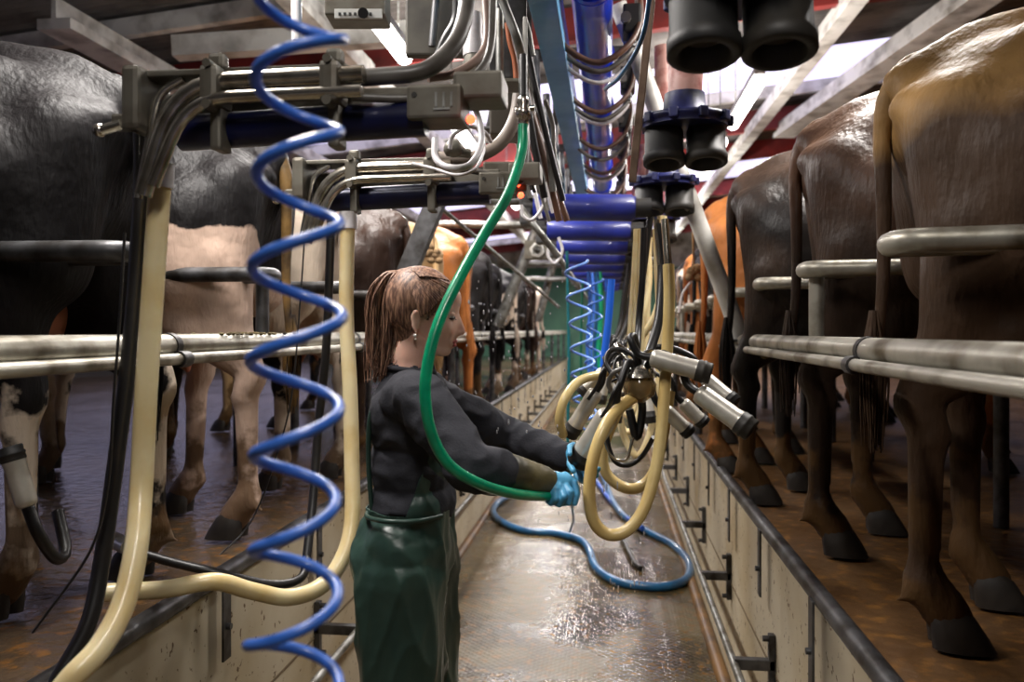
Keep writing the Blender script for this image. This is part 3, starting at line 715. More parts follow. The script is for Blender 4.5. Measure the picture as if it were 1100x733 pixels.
t = hbox((526,88,562,150,2.55,.14), 'round backed grey tank behind the green hose', m=mat('tank_grey', S(104,98,90), .45, .3))
t = hbox((519,176,566,208,2.45,.08), 'small grey valve box with red light right of the second arm')
MB().ball(W(556,198,2.43), (.009,.006,.009), 10).build('indicator_light', led, t)
MB().hose(PW([(525,185,2.42),(535,192,2.4),(545,188,2.4),(552,194,2.4)]), .003).build('wire', white_t, t)
MB().cyl(W(480,163,2.28),W(506,165,2.28),.013).ball(W(487,160,2.26),(.028,.02,.024),12).build('knob', housing, t)
hose_thing(PW([(700,-20,1.9),(690,40,2.0),(668,80,2.2),(650,96,2.4)]), .006, hose_b, 'thin blue hose curving left of the nearest cup holder', n=8)
mesh_thing(MB().pipe([W(530,-25,2.1),W(556,42,2.1),W(560,60,2.15)], .0115, .03), 'conduit_pipe', galv, 'grey conduit slanting down from the top edge beside the light blue beam', 'pipe')
mesh_thing(MB().pipe([W(545,-25,2.3),W(568,30,2.3),W(573,60,2.3)], .006, .03), 'conduit_pipe', galv, 'thin conduit close against the light blue beam', 'pipe')
# ---------------- overhead beam and blue line
t = thing('overhead_beam', 'light blue steel beam running away above the pit', 'beam', (-.2, 3.2, 2.5))
m = MB(); a = W(580,-14,2.55); b2 = W(618,203,6.0)
X0, X1, zb = -.255, -.165, 2.585
m.box(((X0+X1)/2, 3.9, zb), (.09, 5.4, .010), bev=.002); m.box((X1-.004, 3.9, zb+.07), (.008, 5.4, .14), bev=.002); m.box((X0+.01, 3.9, zb+.07), (.012, 5.4, .14), bev=.002)
m.build('beam_channel', blue_l, t)
t = thing('vacuum_line', 'wide bright blue pipe running overhead along the pit, hung with hoses', 'pipe', (-.06, 8, 2.73))
MB().cyl((-.062, 1.8, 2.75), (-.075, 16, 2.75), .075, n=30).build('pipe_run', blue_v, t)
for i in range(16):
    y = 2.86+i*.8
    MB().cyl((-.062, y, 2.75), (-.062, y+.03, 2.75), .084, n=30).cyl((-.062, y+.05, 2.75), (-.062, y+.075, 2.75), .08, n=30).build('coupling', blue_v, t)
# air tube loops hung below the blue pipe
kinds = [('brown', brown_t, .012, 0), ('grey', grey_r, .011, .14), ('white', white_t, .0085, .24), ]
for k in range(11):
    y = 3.15+k*.76
    for nm, mm, r, dy in kinds:
        j = R.uniform(-.04, .04); q = R.uniform(-.03,.02)
        pts = [(-.30,y+dy-.10+j,2.86+q),(-.25,y+dy-.08+j,2.72+q),(-.16,y+dy-.03,2.60+q),(-.04,y+dy+.0,2.55+q),(.07,y+dy+.02,2.62+q),(.115,y+dy+.05+j,2.74+q),(.11,y+dy+.08+j,2.88)]
        hose_thing(pts, r, mm, '%s hose slung under the blue overhead pipe, %s of the %s ones' % (nm, ORDW[k], nm), 'slung_hose', 'hose', '%s hoses slung under the blue pipe' % nm, n=8, k=6)
    t = thing('pulsator', 'black pulsator valve block beside the blue pipe, %s' % ORDW[k], 'valve', (.09, y+.1, 2.6), 0, 'pulsators beside the blue pipe')
    MB().box((.085, y+.12, 2.74), (.07, .12, .11), bev=.01).build('valve_body', black_m, t)
    for q in range(3): MB().cyl((.085+.0, y+.08+q*.05, 2.685), (.085, y+.08+q*.05, 2.65), .016, n=12).build('valve_cap', black_r, t)
    MB().cyl((.06, y+.05, 2.73), (.06, y-.0, 2.72), .02, n=12).build('nozzle', grey_r, t)
for k in range(7):     # hangers holding beam and pipe to the roof
    y = 2.0+k*2.1
    struct(MB().beam((-.42, y, 2.90), (.16, y, 2.90), .05, .05).beam((-.40, y, 2.9), (-.40, y, rz_(-.4)), .04, .04, up=(0,1,0)).beam((.14, y, 2.9), (.14, y, rz_(.14)), .04, .04, up=(0,1,0)), 'trim_%d' % (60+k), galv_dark)
# air and cable runs between beam and arms
cnt = 0
mats5 = [grey_r, black_r, white_t, galv, black_r, grey_r, brown_t]
nm5 = {id(grey_r):'grey', id(black_r):'black', id(white_t):'white', id(galv):'steel', id(brown_t):'brown'}
for k in range(26):
    e0 = R.uniform(4, 44); d0 = R.uniform(2.5, 3.3)
    y0 = R.uniform(20, 110); y1 = R.uniform(190, 240)
    mm = mats5[k % 7]; r = R.uniform(.004, .012)
    ex = lambda y: 567+y*.235-e0+R.uniform(-6,3)
    ya, yb = y0*.7+y1*.3, y0*.35+y1*.65
    pts = [W(ex(y0),y0,d0), W(ex(ya),ya,d0+.02), W(ex(yb),yb,d0+.03), W(ex(y1),y1,d0+.05)]
    cnt += 1
    hose_thing(pts, r, mm, 'one of the tangled %s air tubes between light blue beam and blue cylinders' % nm5[id(mm)], 'air_tube', 'tube', 'tangled %s air tubes below the light blue beam' % nm5[id(mm)], n=7, k=5)
t = thing('valve_block', 'cluster of steel valve fittings above the green hose', 'valve', tuple(W(563,130,1.9)))
MB().lathe(W(562,104,1.92),W(562,134,1.92),[(0,.010),(.2,.016),(.35,.012),(.5,.018),(.75,.018),(.8,.013),(1,.013)],14).build('connector', stain, t)
MB().cyl(W(553,118,1.93),W(574,116,1.93),.007).build('lever', stain, t)
MB().cyl(W(562,60,1.95),W(562,104,1.92),.010).build('riser', black_r, t)
# ---------------------------------------------------------------- blue swing cylinders
def swing(k, Y):
    t = thing('swing_cylinder', 'dark blue horizontal cylinder across the pit, %s' % ORDW[k], 'cylinder', (-.08, Y, 2.03), 0, 'blue cylinders across the pit')
    MB().lathe((-.30, Y, 2.04), (.10, Y, 2.03), [(0,.045),(.02,.053),(.96,.053),(.98,.046),(1,.046)], 28).build('tube', blue_p, t)
    MB().cyl((-.34, Y, 2.045), (-.27, Y, 2.04), .032, n=16).box((-.33, Y+.02, 2.03), (.05, .1, .12), bev=.008).build('end_bracket', galv_dark, t)
    MB().cyl((.10, Y, 2.03), (.16, Y, 2.03), .038, n=16).build('end_joint', black_m, t)
    MB().cyl((-.335, Y, 2.05), (-.36, Y-.02, 2.9), .022, n=10).build('carrier_post', galv_dark, t)
    MB().pipe([(-.345, Y-.04, 2.03), (-.27, Y-.07, 1.93), (-.20,Y-.02,1.84)], .013, .04, 10).build('stay', galv, t)
for k in range(9): swing(k, 3.32+k*.74)
hose_thing(PW([(586,190,2.95),(584,180,2.95),(577,190,2.95),(584,205,2.95),(583,222,2.95),(572,236,2.95),(562,232,2.95),(560,220,2.95)]), .006, white_t, 'white cable knotted round the end of the nearest blue cylinder', 'cable', 'cable')
hose_thing(PW([(590,262,3.9),(589,275,3.9),(596,283,3.9),(604,270,3.9),(600,255,3.9)]), .007, white_t, 'white cable looping at the end of the third blue cylinder', 'cable', 'cable')
# ---------------------------------------------------------------- twin black cup holders
flange_m = mat('navy_flange', S(34,40,96), .45, .1, S(22,24,48), 16, (.4,.65), .3, 50, bdist=.002)
def cup_holder(k, X, Y, zb, s=1.0, stem=None):
    t = thing('cup_holder', 'twin black rubber cups under a blue flange, %s' % ['nearest, cut off by the top edge', 'second nearest, below a pipe with red tape', 'third nearest', 'fourth nearest', 'fifth nearest', 'sixth nearest', 'seventh nearest', 'eighth nearest'][k], 'cup', (X, Y, zb), 0, None)
    tl = V((.0, -.22, -1)).normalized()
    for q in (-1, 1):
        top = V((X+q*.062*s, Y, zb+.115*s)); bot = top+tl*.115*s
        c = MB().lathe(top, bot, [(0,.052*s),(.1,.058*s),(.72,.058*s),(.76,.063*s),(.97,.063*s),(1,.058*s),(1,.045*s),(.45,.040*s)], 26).build('rubber_cup', black_m, t)
        MB().lathe(top+tl*.06*s, top+tl*.075*s, [(0,.042*s),(1,.040*s)], 20).build('cup_insert', grey_r, c)
    m = MB().lathe((X, Y, zb+.15*s), (X, Y, zb+.115*s), [(0,.10*s),(.1,.135*s),(.5,.135*s),(.55,.128*s),(1,.128*s)], 30)
    for a in range(10):
        an = a*PI/5; m.box((X+math.cos(an)*.132*s, Y+math.sin(an)*.132*s, zb+.135*s), (.026*s,.026*s,.03*s), rot=(0,0,an), bev=.004)
    m.build('flange', flange_m, t)
    MB().lathe((X, Y, zb+.148*s), (X, Y, zb+.22*s), [(0,.09*s),(.3,.065*s),(1,.06*s)], 24).build('neck', flange_m, t)
    if stem:
        p = MB().cyl((X, Y, zb+.20*s), (X+.01, Y+.02, zb+.42), .05*s, .056*s, 22).build('stem_pipe', pinkp, t)
        MB().cyl((X+.006, Y+.012, zb+.325), (X+.008, Y+.016, zb+.36), .0585*s, n=22).build('tape', redtape, p)
        MB().cyl((X+.01, Y+.02, zb+.42), (X+.01, Y+.02, zb+.8), .04, n=18).build('upper_pipe', blue_p, t)
    else:
        MB().cyl((X, Y, zb+.2*s), (X, Y, zb+.7), .04, n=18).build('stem_pipe', pinkp, t)
ch = [(.225,1.50,2.02,1.02,None),(.225,2.58,2.045,1.0,1),(.225,3.55,2.035,1,None),(.235,4.62,2.03,1,None),(.22,5.4,2.03,1,None),(.22,6.15,2.03,1,None),(.22,6.9,2.03,1,None),(.22,7.6,2.03,1,None)]
for k, (X, Y, zb, s, st) in enumerate(ch): cup_holder(k, X, Y, zb, s, st)
# ---------------------------------------------------------------- coils
def coil(cx, cy0, cy1, d, A, r, turns, ph, m, label, drift=0, n=10):
    c0, c1 = W(cx, cy0, d), W(cx+drift, cy1, d); P = []
    N = int(turns*28)
    for i in range(N+1):
        t_ = i/28; a = ph-2*PI*t_; c = c0.lerp(c1, i/N)
        wob = 1+.06*math.sin(t_*1.7)
        P.append(c+RT*math.cos(a)*A*wob+FW*math.sin(a)*A*wob)
    return mesh_thing(MB().sweep(P, r, n), 'coiled_air_hose', m, label, 'hose')
coil(323, -108, 790, .9, .0455, .0063, 8.98, -PI, coil_b, 'large blue spiral air hose hanging in front at left', drift=-8)
coil(619, 280, 470, 3.3, .044, .0055, 7, 0, mat('pale_blue_coil', S(110,150,225), .35, coat=.3), 'small pale blue spiral hose hanging in the middle distance', drift=12, n=8)
coil(640, 300, 420, 4.6, .04, .006, 6, 0, coil_b, 'farther small blue spiral hose beside the hanging hoses', drift=-4, n=6)
hose_thing(PW([(609,270,3.4),(611,380,3.4),(610,470,3.4),(612,520,3.4)]), .006, mat('teal_hose', S(24,104,110), .4), 'thin teal hose hanging straight down through the small coil')
hose_thing(PW([(626,300,3.8),(624,380,3.8),(626,460,3.8)]), .006, mat('dark_green_hose', S(20,92,74), .4), 'thin dark green hose hanging right of the small coil')
hose_thing(PW([(657,300,3.0),(654,340,3.0),(649,385,3.0),(648,400,3.0)]), .013, mat('vivid_blue_hose', S(30,98,214), .4), 'vivid blue hose hanging above the clusters')
for i,(x,d,c_) in enumerate([(632,5,coil_b),(640,5.6,hose_b),(645,6.2,green_h),(636,6.8,coil_b),(650,7.5,hose_b2),(642,8.2,green_h)]):
    hose_thing(PW([(x,292,d),(x+2,330,d),(x-1,372,d),(x+1,400,d)]), .012, c_, 'distant coloured wash hose hanging over the pit, %s of the far ones' % ORDW[i], 'wash_hose', 'hose', n=6, k=4)
# green hose
GH = PW([(562,132,1.92),(560,165,1.9),(545,210,1.84),(520,252,1.78),(493,300,1.72),(470,350,1.68),(458,400,1.66),(458,440,1.66),(467,475,1.68),(485,502,1.70),(515,520,1.74),(548,530,1.82),(575,533,1.9),(592,532,1.945),(606,531,1.96)])
t = hose_thing(GH, .0118, green_h, 'green wash hose looping down in front of the woman into her hand', 'wash_hose', bands=[(W(606,531,1.96),W(619,529,1.97),.008,stain,'nozzle')])
# floor hoses
def fl(px, py, z=.024): d = (1.55-z)*F/(py-HY); return W(px, py, d)
hose_thing([fl(645,505),fl(662,545),fl(690,568),fl(722,585),fl(740,605),fl(738,622),fl(718,630),fl(690,630),fl(660,624),fl(640,610),fl(632,590),fl(622,580),fl(595,573),fl(562,570),fl(538,560),fl(530,550),fl(535,540),fl(552,530)], .027, hose_b, 'thick blue wash hose snaking over the wet pit floor', 'wash_hose')
hose_thing([fl(630,500,.06),fl(648,528,.03),fl(668,552,.02),fl(690,568,.075)], .02, hose_b2, 'royal blue hose crossing the floor under the clusters', 'wash_hose')
hose_thing([fl(668,578,.02),fl(675,592,.02),fl(682,605,.02),(fl(689,611,.02))], .018, black_r, 'short cut off black hose lying on the pit floor')
hose_thing([fl(612,572,.06),W(616,560,5.6),W(614,540,5.4),W(612,515,5.3),W(611,480,5.3)], .008, hose_b, 'thin blue hose dropping to the floor hose', n=6)
# ---------------------------------------------------------------- clusters
def cluster(claw, cups, label, rr=.0235, bowl=True, tubes=True, hang=None):
    claw = V(claw)
    t = thing('milking_cluster', label, 'milking cluster', tuple(claw))
    if bowl:
        c = MB().lathe(claw+V((0,0,.02)), claw+V((0,0,-.045)), [(0,.03),(.3,.042),(.7,.038),(1,.012)], 20).build('claw_bowl', amber, t)
        MB().lathe(claw+V((0,0,.048)), claw+V((0,0,.018)), [(0,.018),(.3,.034),(1,.044)], 20).build('claw_cap', stain, c)
        MB().pipe([claw+V((0,0,.04)), claw+V((.005,0,.075)), claw+V((.03,.01,.085))], .005, .02, 8).build('hanger_hook', stain, c)
    for i, (a, b2, s_) in enumerate(cups):
        a, b2 = V(a), V(b2); r = rr*s_
        o = cup_parts(t, a, b2, r)
        if tubes:
            dr = (a-b2).normalized()
            mid = a+dr*.05+V((0,0,.03)); off = dr.cross(V((0,0,1)))
            off = (off.normalized() if off.length > .01 else V((1,0,0)))*.012
            MB().hose([a-dr*.008, a+dr*.03, mid, claw.lerp(mid,.5)+V((0,0,.055)), claw+V((0,0,.015))], .0095, 10, 6).build('short_milk_tube', black_r, o)
            MB().hose([a-dr*.03+off*1.9, a+dr*.025+off*1.7, mid+off*1.5+V((0,0,-.012)), claw.lerp(mid,.45)+off+V((0,0,.03)), claw+V((0,0,.04))], .0055, 8, 6).build('short_pulse_tube', black_r, o)
    return t
cluster(W(687,413,2.08), [(W(699,384,2.02),W(764,402,1.98),.98),(W(749,421,2.0),W(808,463,1.94),1.06),(W(655,444,2.06),W(621,497,2.14),1.22),(W(714,440,2.2),W(742,466,2.2),.78)], 'nearest milking cluster in the middle, one cup held by the far hand')
cluster(W(672,402,2.55), [(W(757,406,2.45),W(790,434,2.4),.95),(W(641,420,2.5),W(611,468,2.55),1.0),(W(733,432,2.5),W(757,456,2.5),.85),(W(650,398,2.6),W(623,424,2.6),.8)], 'second milking cluster directly behind the nearest one')
def hang_cluster(k, Y, X):
    c = V((X, Y, 1.44)); cups = []
    for i in range(4):
        an = PI/4+i*PI/2+k*.6; o = V((math.cos(an), math.sin(an), 0))
        if Y < 4 and o.x < -.3: o.x *= .8
        a = c+o*.07+V((0,0,-.06)); cups.append((a, a+o*.035+V((0,0,-.19)), .95))
    cluster(c, cups, 'milking cluster hanging farther down the pit, %s behind the front pair' % ORDW[k], tubes=True)
    hose_thing([(X+.03,Y,1.50),(X+.10,Y-.03,1.62),(X+.13,Y-.02,1.8),(X+.12,Y,2.0)], .0145, cream, 'cream hose hanging above a farther cluster, %s' % ORDW[k], 'milk_hose', n=8)
    hose_thing([(X-.01,Y,1.50),(X+.03,Y+.03,1.62),(X+.055,Y+.02,1.8),(X+.08,Y,2.0)], .0135, black_r, 'black hose hanging above a farther cluster, %s' % ORDW[k], 'pulse_hose', n=8)
    hose_thing([(X-.0,Y+.02,1.42),(X-.04,Y-.0,1.2),(X+.03,Y-.04,1.06),(X+.1,Y-.02,1.25),(X+.12,Y,1.62),(X+.13,Y,2.0)], .0145, cream, 'cream hose looping below a farther cluster, %s' % ORDW[k], 'milk_hose', n=8)
for k, (Y, X) in enumerate([(3.35,.08),(4.1,.06),(4.85,.08),(5.6,.05),(6.35,.07),(7.1,.06),(7.85,.06)]): hang_cluster(k, Y, X)
# cream hose of the front cluster
hose_thing(PW([(686,424,2.08),(668,436,2.05),(650,458,2.0),(638,490,1.98),(633,525,1.97),(637,558,1.97),(652,574,1.97),(672,571,1.97),(690,550,1.98),(702,515,2.0),(709,475,2.02),(713,430,2.04),(717,370,2.06),(719,320,2.08),(718,285,2.1)]), .0148, cream2, 'cream milk hose hanging in a long loop under the nearest cluster', 'milk_hose', bands=[(W(718,288,2.1),W(714,236,2.12),.010,stain,'steel_drop_pipe')])
hose_thing(PW([(676,410,2.55),(660,450,2.5),(648,482,2.5),(651,508,2.5),(668,523,2.5),(686,524,2.5),(702,508,2.5),(712,470,2.5),(720,420,2.5)]), .0165, cream2, 'cream milk hose in a smaller loop behind the long one', 'milk_hose')
hose_thing(PW([(664,404,2.6),(645,403,2.55),(622,410,2.5),(607,428,2.45),(601,450,2.45),(605,468,2.48)]), .014, cream2, 'cream milk hose arching over to the left of the clusters', 'milk_hose')
hose_thing(PW([(708,240,2.3),(711,290,2.3),(708,340,2.25),(700,372,2.2),(692,392,2.15)]), .0125, black_r, 'black hose hanging left of the tall cream hose into the nearest cluster', bands=[(W(705,236,2.3),W(709,285,2.3),.0085,stain,'steel_drop_pipe')])
hose_thing(PW([(692,245,2.8),(690,300,2.8),(686,350,2.8),(684,385,2.7)]), .0115, black_r, 'dark hose hanging beside the pale straps', n=8)
for i, (x0, x1, w_) in enumerate(((682,676,.008),(684,681,.010),(688,688,.016),(703,709,.011))):
    mesh_thing(MB().sweep(crom(PW([(x0,246,3.05),(x0*.6+x1*.4,300,3.05),(x1,360,3.05),(x1+1,400,3.05)]), 6), [w_*.6, w_*1.15], 10), 'milk_hose', cream, 'straight pale cream hose hanging above the clusters, %s from the left' % ['first','second','third and widest','fourth'][i], 'hose')
hose_thing(PW([(655,440,2.35),(652,470,2.35),(660,495,2.35),(675,500,2.35),(690,490,2.35),(702,470,2.3)]), .007, black_r, 'thin black twin tube looping inside the cream loops')
hose_thing(PW([(676,440,2.4),(684,470,2.4),(690,440,2.4),(686,420,2.35)]), .012, black_r, 'short black tube hanging in the centre of the cream loop')
hose_thing(PW([(664,430,2.3),(648,455,2.3),(655,488,2.3),(672,494,2.3),(680,470,2.3)]), .0045, stain, 'coiled steel spring wire inside the cream loops', 'spring_wire', 'wire', n=6)
# bundle of chains/tubes on top of front cluster
for i in range(7):
    a = R.uniform(0, PI*2); c = W(690+R.uniform(-22,18), 400+R.uniform(-14,12), 2.1+R.uniform(-.05,.12)); q = R.uniform(.022,.045)
    pts = [c+V((math.cos(a+u)*q, math.sin(a+u)*q*.6, math.sin(a+u*1.0+i)*q*.9)) for u in (0,.9,1.8,2.7,3.6,4.4)]
    hose_thing(pts, R.uniform(.0035,.0065), [black_r, stain, black_r, grey_r][i % 4], 'short curled %s tube tangled on top of the nearest cluster' % ['black','steel','black','grey'][i % 4], 'curled_tube', 'tube', 'curled %s tubes on the nearest cluster' % ['black','steel','black','grey'][i % 4], n=8, k=5)
# ropes
def rope(px, y0, y1, d, label, noose=True):
    t = thing('hanging_rope', label, 'rope', tuple(W(px, y1, d)))
    MB().hose(PW([(px-1,y0,d),(px,(y0+y1)/2-10,d),(px,y1-30,d)]), .006).build('cord', rope_m, t)
    m = MB(); 
    for i in range(9): m.ball(W(px+R.uniform(-7,7), y1-36+R.uniform(-8,8), d), (.025,.025,.02), 8)
    m.build('knot', rope_m, t)
    if noose:
        MB().hose(PW([(px-2,y1-28,d),(px-12,y1-14,d),(px-16,y1+6,d)]), .006).build('loop', white_t, t)
        MB().hose(PW([(px+5,y1-28,d),(px+12,y1-10,d),(px+16,y1+10,d)]), .006).build('loop', grey_r, t)
rope(745, 250, 330, 4.3, 'knotted rope with open loop hanging on the right above the rail')
rope(466, 225, 308, 4.6, 'dark knotted rope hanging before the cream cow', False)
m = MB()
for i in range(150):
    p = W(R.gauss(540,45), R.uniform(300,470), R.uniform(1.9,3.2)); m.ball(p, (.0022,.0022,R.uniform(.0025,.006)), 6)
for i in range(120):
    p = W(R.uniform(600,700), R.uniform(520,640), R.uniform(2.2,3.4)); m.ball(p, (.0018,.0018,R.uniform(.003,.012)), 6)
tagp(m.build('water_spray', drop_m), 'fine drops of water spraying through the air above the pit', 'water', kind='stuff')
# ================================================================== WOMAN
DW = 2.12
wt = thing('person', 'woman in dark green waterproof overalls, ponytail, facing right and holding a milking cup', 'person', tuple(V((W(437,600,DW).x, W(437,600,DW).y, .0))))
K = DW/F
AX = (tuple(RT), tuple(FW), (0,0,1))
def at(px, py, dd=0): return W(px, py, DW) + FW*dd      # exact position at the figure's plane, then offset in depth
def rot_ax(deg):     # axes pitched in the profile plane
    a = math.radians(deg); r = RT*math.cos(a)-UP*math.sin(a); u = RT*math.sin(a)+UP*math.cos(a)
    return (tuple(r), tuple(FW), tuple(u))
def el(px, py, dd, r, deg=0): return ('e', at(px,py,dd), r, rot_ax(deg))
def cp(p, r, q, s_): return ('c', at(*p), r, at(*q), s_)
# joints (pixel, pixel, depth offset)
SN, EN, WN = W(449,428,1.95), W(508,502,1.84), W(590,519,1.965)
SF, EF, WF = W(462,428,2.28), W(548,470,2.40), W(611,494,2.26)
head = [el(452,325,0,(.086,.070,.083)), el(457,332,0,(.082,.066,.085),10), el(472,328,0,(.052,.058,.062)), el(473,350,0,(.046,.052,.066),8),
  el(478,352,-.028,(.026,.020,.028)), el(478,352,.028,(.026,.020,.028)),
  cp((449,362,-.036),.022,(474,377,-.012),.015), cp((449,362,.036),.022,(474,377,.012),.015), el(478,377,0,(.016,.018,.014)), cp((455,360,0),.045,(470,370,0),.03),
  el(487,331,-.020,(.010,.020,.008)), el(487,331,.020,(.010,.020,.008)), el(489,322,0,(.016,.04,.03)),
  cp((490,336,0),.0075,(496.5,355,0),.0085), el(496,357,0,(.0105,.010,.008)), el(493,359,-.010,(.008,.006,.006)), el(493,359,.010,(.008,.006,.006)), cp((489,345,0),.013,(490,357,0),.013),
  el(487,366,0,(.0095,.019,.0055)), el(486,371,0,(.0095,.017,.0062)), el(484,368,0,(.010,.026,.012)),
  # ear
  cp((447,340,-.070),.0055,(450,335,-.073),.006), cp((450,335,-.073),.006,(454,339,-.071),.005), cp((447,340,-.070),.006,(448,352,-.068),.0065), cp((448,352,-.068),.006,(451,357,-.067),.006), el(450,346,-.066,(.011,.006,.024)),
  cp((449,358,0),.050,(441,385,0),.050), cp((441,385,0),.048,(440,408,0),.052), cp((452,362,-.02),.03,(448,392,-.015),.03)]
arms = [('c',SN,.050,EN,.040),('c',EN,.040,EN.lerp(WN,.35),.039),('c',EN.lerp(WN,.35),.039,WN,.024),('c',SF,.050,EF,.040),('c',EF,.040,EF.lerp(WF,.35),.039),('c',EF.lerp(WF,.35),.039,WF,.024),
  ('c',WN,.024,W(603,524,1.985),.022),('c',WF,.024,W(618,497,2.25),.02)]
torso = [('c',at(445,424,-.13),.052,at(447,424,.13),.052), el(443,448,0,(.095,.150,.11)), el(450,462,-.05,(.072,.075,.075)), el(450,462,.05,(.072,.075,.075)), el(443,500,0,(.090,.125,.12)), el(443,540,0,(.094,.132,.08)), el(437,585,0,(.108,.160,.11)), el(426,598,-.06,(.09,.085,.09)), el(426,598,.06,(.09,.085,.09))]
legs = []
for s, dx in ((-1,0),(1,9)):
    h = at(435+dx,615,s*.085); k_ = at(440+dx,800,s*.095); a_ = at(434+dx,985,s*.10)
    legs += [('c',h,.098,k_,.062),('c',k_,.062,k_.lerp(a_,.3),.06),('c',k_.lerp(a_,.3),.06,a_,.042)]
bm_ = organic(head+arms+torso+legs, .0052, 3)
body = put(bm_, 'body', skin, wt)
# shirt
def fold(me, amp, f, seed=0, cond=None):
    n_ = [v.normal.copy() for v in me.vertices]
    for v, q in zip(me.vertices, n_):
        if cond and not cond(v.co): continue
        a = noise.noise(V((v.co.x*f+seed, v.co.y*f, v.co.z*f*1.0)))
        b3 = 1-abs(noise.noise(V((v.co.x*f*1.3+seed*2, v.co.y*f*1.3+5, v.co.z*f*1.8))))*2
        v.co += q*amp*(a*.8+b3*.6)
def inflate(pr, g):
    o = []
    for p in pr:
        if p[0] == 'c': o.append(('c', p[1], p[2]+g, p[3], p[4]+g))
        else: o.append(('e', p[1], tuple(x+g for x in p[2])) + tuple(p[3:]))
    return o
NC = EN.lerp(WN,.27); FC = EF.lerp(WF,.93)
sh = inflate([('c',SN,.050,EN,.042),('c',EN,.042,NC,.042),('c',SF,.050,EF,.041),('c',EF,.041,EF.lerp(WF,.4),.036),('c',EF.lerp(WF,.4),.036,FC,.027)]+torso[:6], .010)
sh += [('c',at(442,402,-.0),.055,at(444,415,0),.075)]
sm_ = organic(sh, .006, 4)
fold(sm_, .009, 13, 1)
def cut(me, keep):
    b = bmesh.new(); b.from_mesh(me)
    dl = [v for v in b.verts if not keep(v.co)]
    bmesh.ops.delete(b, geom=dl, context='VERTS'); b.to_mesh(me); b.free()
    me.polygons.foreach_set('use_smooth', [True]*len(me.polygons)); return me
cut(sm_, lambda c: INV(c)[1] < 556 and not ((c-at(443,394,0)).length < .050 ))
shirt = put(sm_, 'shirt', shirt_m, wt)
nb = [at(442,397,0)+RT*math.cos(a)*.056+FW*math.sin(a)*.056+UP*(-.006*math.cos(a)) for a in [2*PI*i/32 for i in range(33)]]
MB().sweep(nb, .0075, 8).build('neckband', shirt_m, shirt)
sd = shirt.modifiers.new('thick', 'SOLIDIFY'); sd.thickness = .003; sd.offset = 0
# overalls
tl_ = inflate(torso[1:], .016)+[('c',at(446,545,-.04),.096,at(438,600,-.04),.112),('c',at(446,545,.04),.096,at(438,600,.04),.112)]
for s, dx in ((-1,0),(1,9)):
    h = at(434+dx,612,s*.082); k_ = at(440+dx,800,s*.105); a_ = at(434+dx,975,s*.11)
    tl_ += [('c',h,.110,k_,.100),('c',k_,.100,a_,.09)]
tl_ += [('c',at(437,640,0),.11,at(440,720,0),.09)]
om = organic(tl_, .0065, 5)
for v, q in [(v, v.normal.copy()) for v in om.vertices]:
    c = v.co; u = (c-at(437,545)).dot(RT); w_ = (c-at(437,545)).dot(FW)
    a = 1-2*abs(noise.noise(V((u*9+c.z*3, w_*9, c.z*2.2)))); b3 = 1-2*abs(noise.noise(V((u*17-c.z*4+3, w_*15, c.z*5))))
    v.co += q*(.013*a*a+.004*b3*b3-.009)

def kp(c):
    x, y, d = INV(c)
    y_ = 355+(y-355)*1.0
    if y < 452: return False
    if y < 542: return x*1.0 > 444+(542-y)*.36
    return c.z > .07
b = bmesh.new(); b.from_mesh(om)
A1, A2 = at(444+90*.36,452), at(444,542)
for pc, pn in ((A1, UP), (A2, UP), (A2, (A1-A2).normalized().cross(FW))):
    bmesh.ops.bisect_plane(b, geom=list(b.verts)+list(b.edges)+list(b.faces), plane_co=pc, plane_no=pn, dist=1e-5)
L_ = A2-A1; NL = (A1-A2).normalized().cross(FW); NL = NL if NL.dot(RT) > 0 else -NL
dead = []
for f in b.faces:
    c = f.calc_center_median()
    if c.z > A1.z or c.z < .07 or (c.z > A2.z and (c-A2).dot(NL) < 0): dead.append(f)
bmesh.ops.delete(b, geom=dead, context='FACES'); b.to_mesh(om); b.free()
om.polygons.foreach_set('use_smooth', [True]*len(om.polygons))
over = put(om, 'overalls', over_m, wt)
sd = over.modifiers.new('thick', 'SOLIDIFY'); sd.thickness = .004; sd.offset = 0
for s in (-1, 1):
    P = [at(476,462,s*.075), at(470,440,s*.095), at(458,418,s*.105), at(444,407,s*.105), at(424,415,s*.10), at(405,440,s*.085), at(401,490,s*.07), at(404,545,s*.06)]
    MB().sweep(crom(P, 6), .010, 10, flat=.6).build('shoulder_strap', over_m, over)
MB().sweep(crom([at(398,546,-.02),at(402,546,-.10),at(425,545,-.158),at(455,545,-.155),at(478,545,-.10)], 6), .006, 8).build('waist_elastic', over_m, over)
for s, dx in ((-1,0),(1,9)):
    b_ = organic([('c',at(434+dx,930,s*.11),.062,at(434+dx,985,s*.11),.052),('c',at(434+dx,985,s*.11)-V((0,0,.0)),.05,V((*at(434+dx,985,s*.11).xy,.05)),.045),('c',V((*at(434+dx,985,s*.11).xy,.045)),.043,V((*(at(434+dx,985,s*.11)+RT*.14).xy,.04)),.036)], .009, 4)
    put(b_, 'boot', boot_m, wt)
# sleeve protector near arm
sl = organic([('c',EN.lerp(WN,.20),.053,EN.lerp(WN,.6),.045),('c',EN.lerp(WN,.6),.045,EN.lerp(WN,.93),.035)], .006, 2)
fold(sl, .003, 20, 3); put(sl, 'sleeve_guard', sleeve_m, wt)
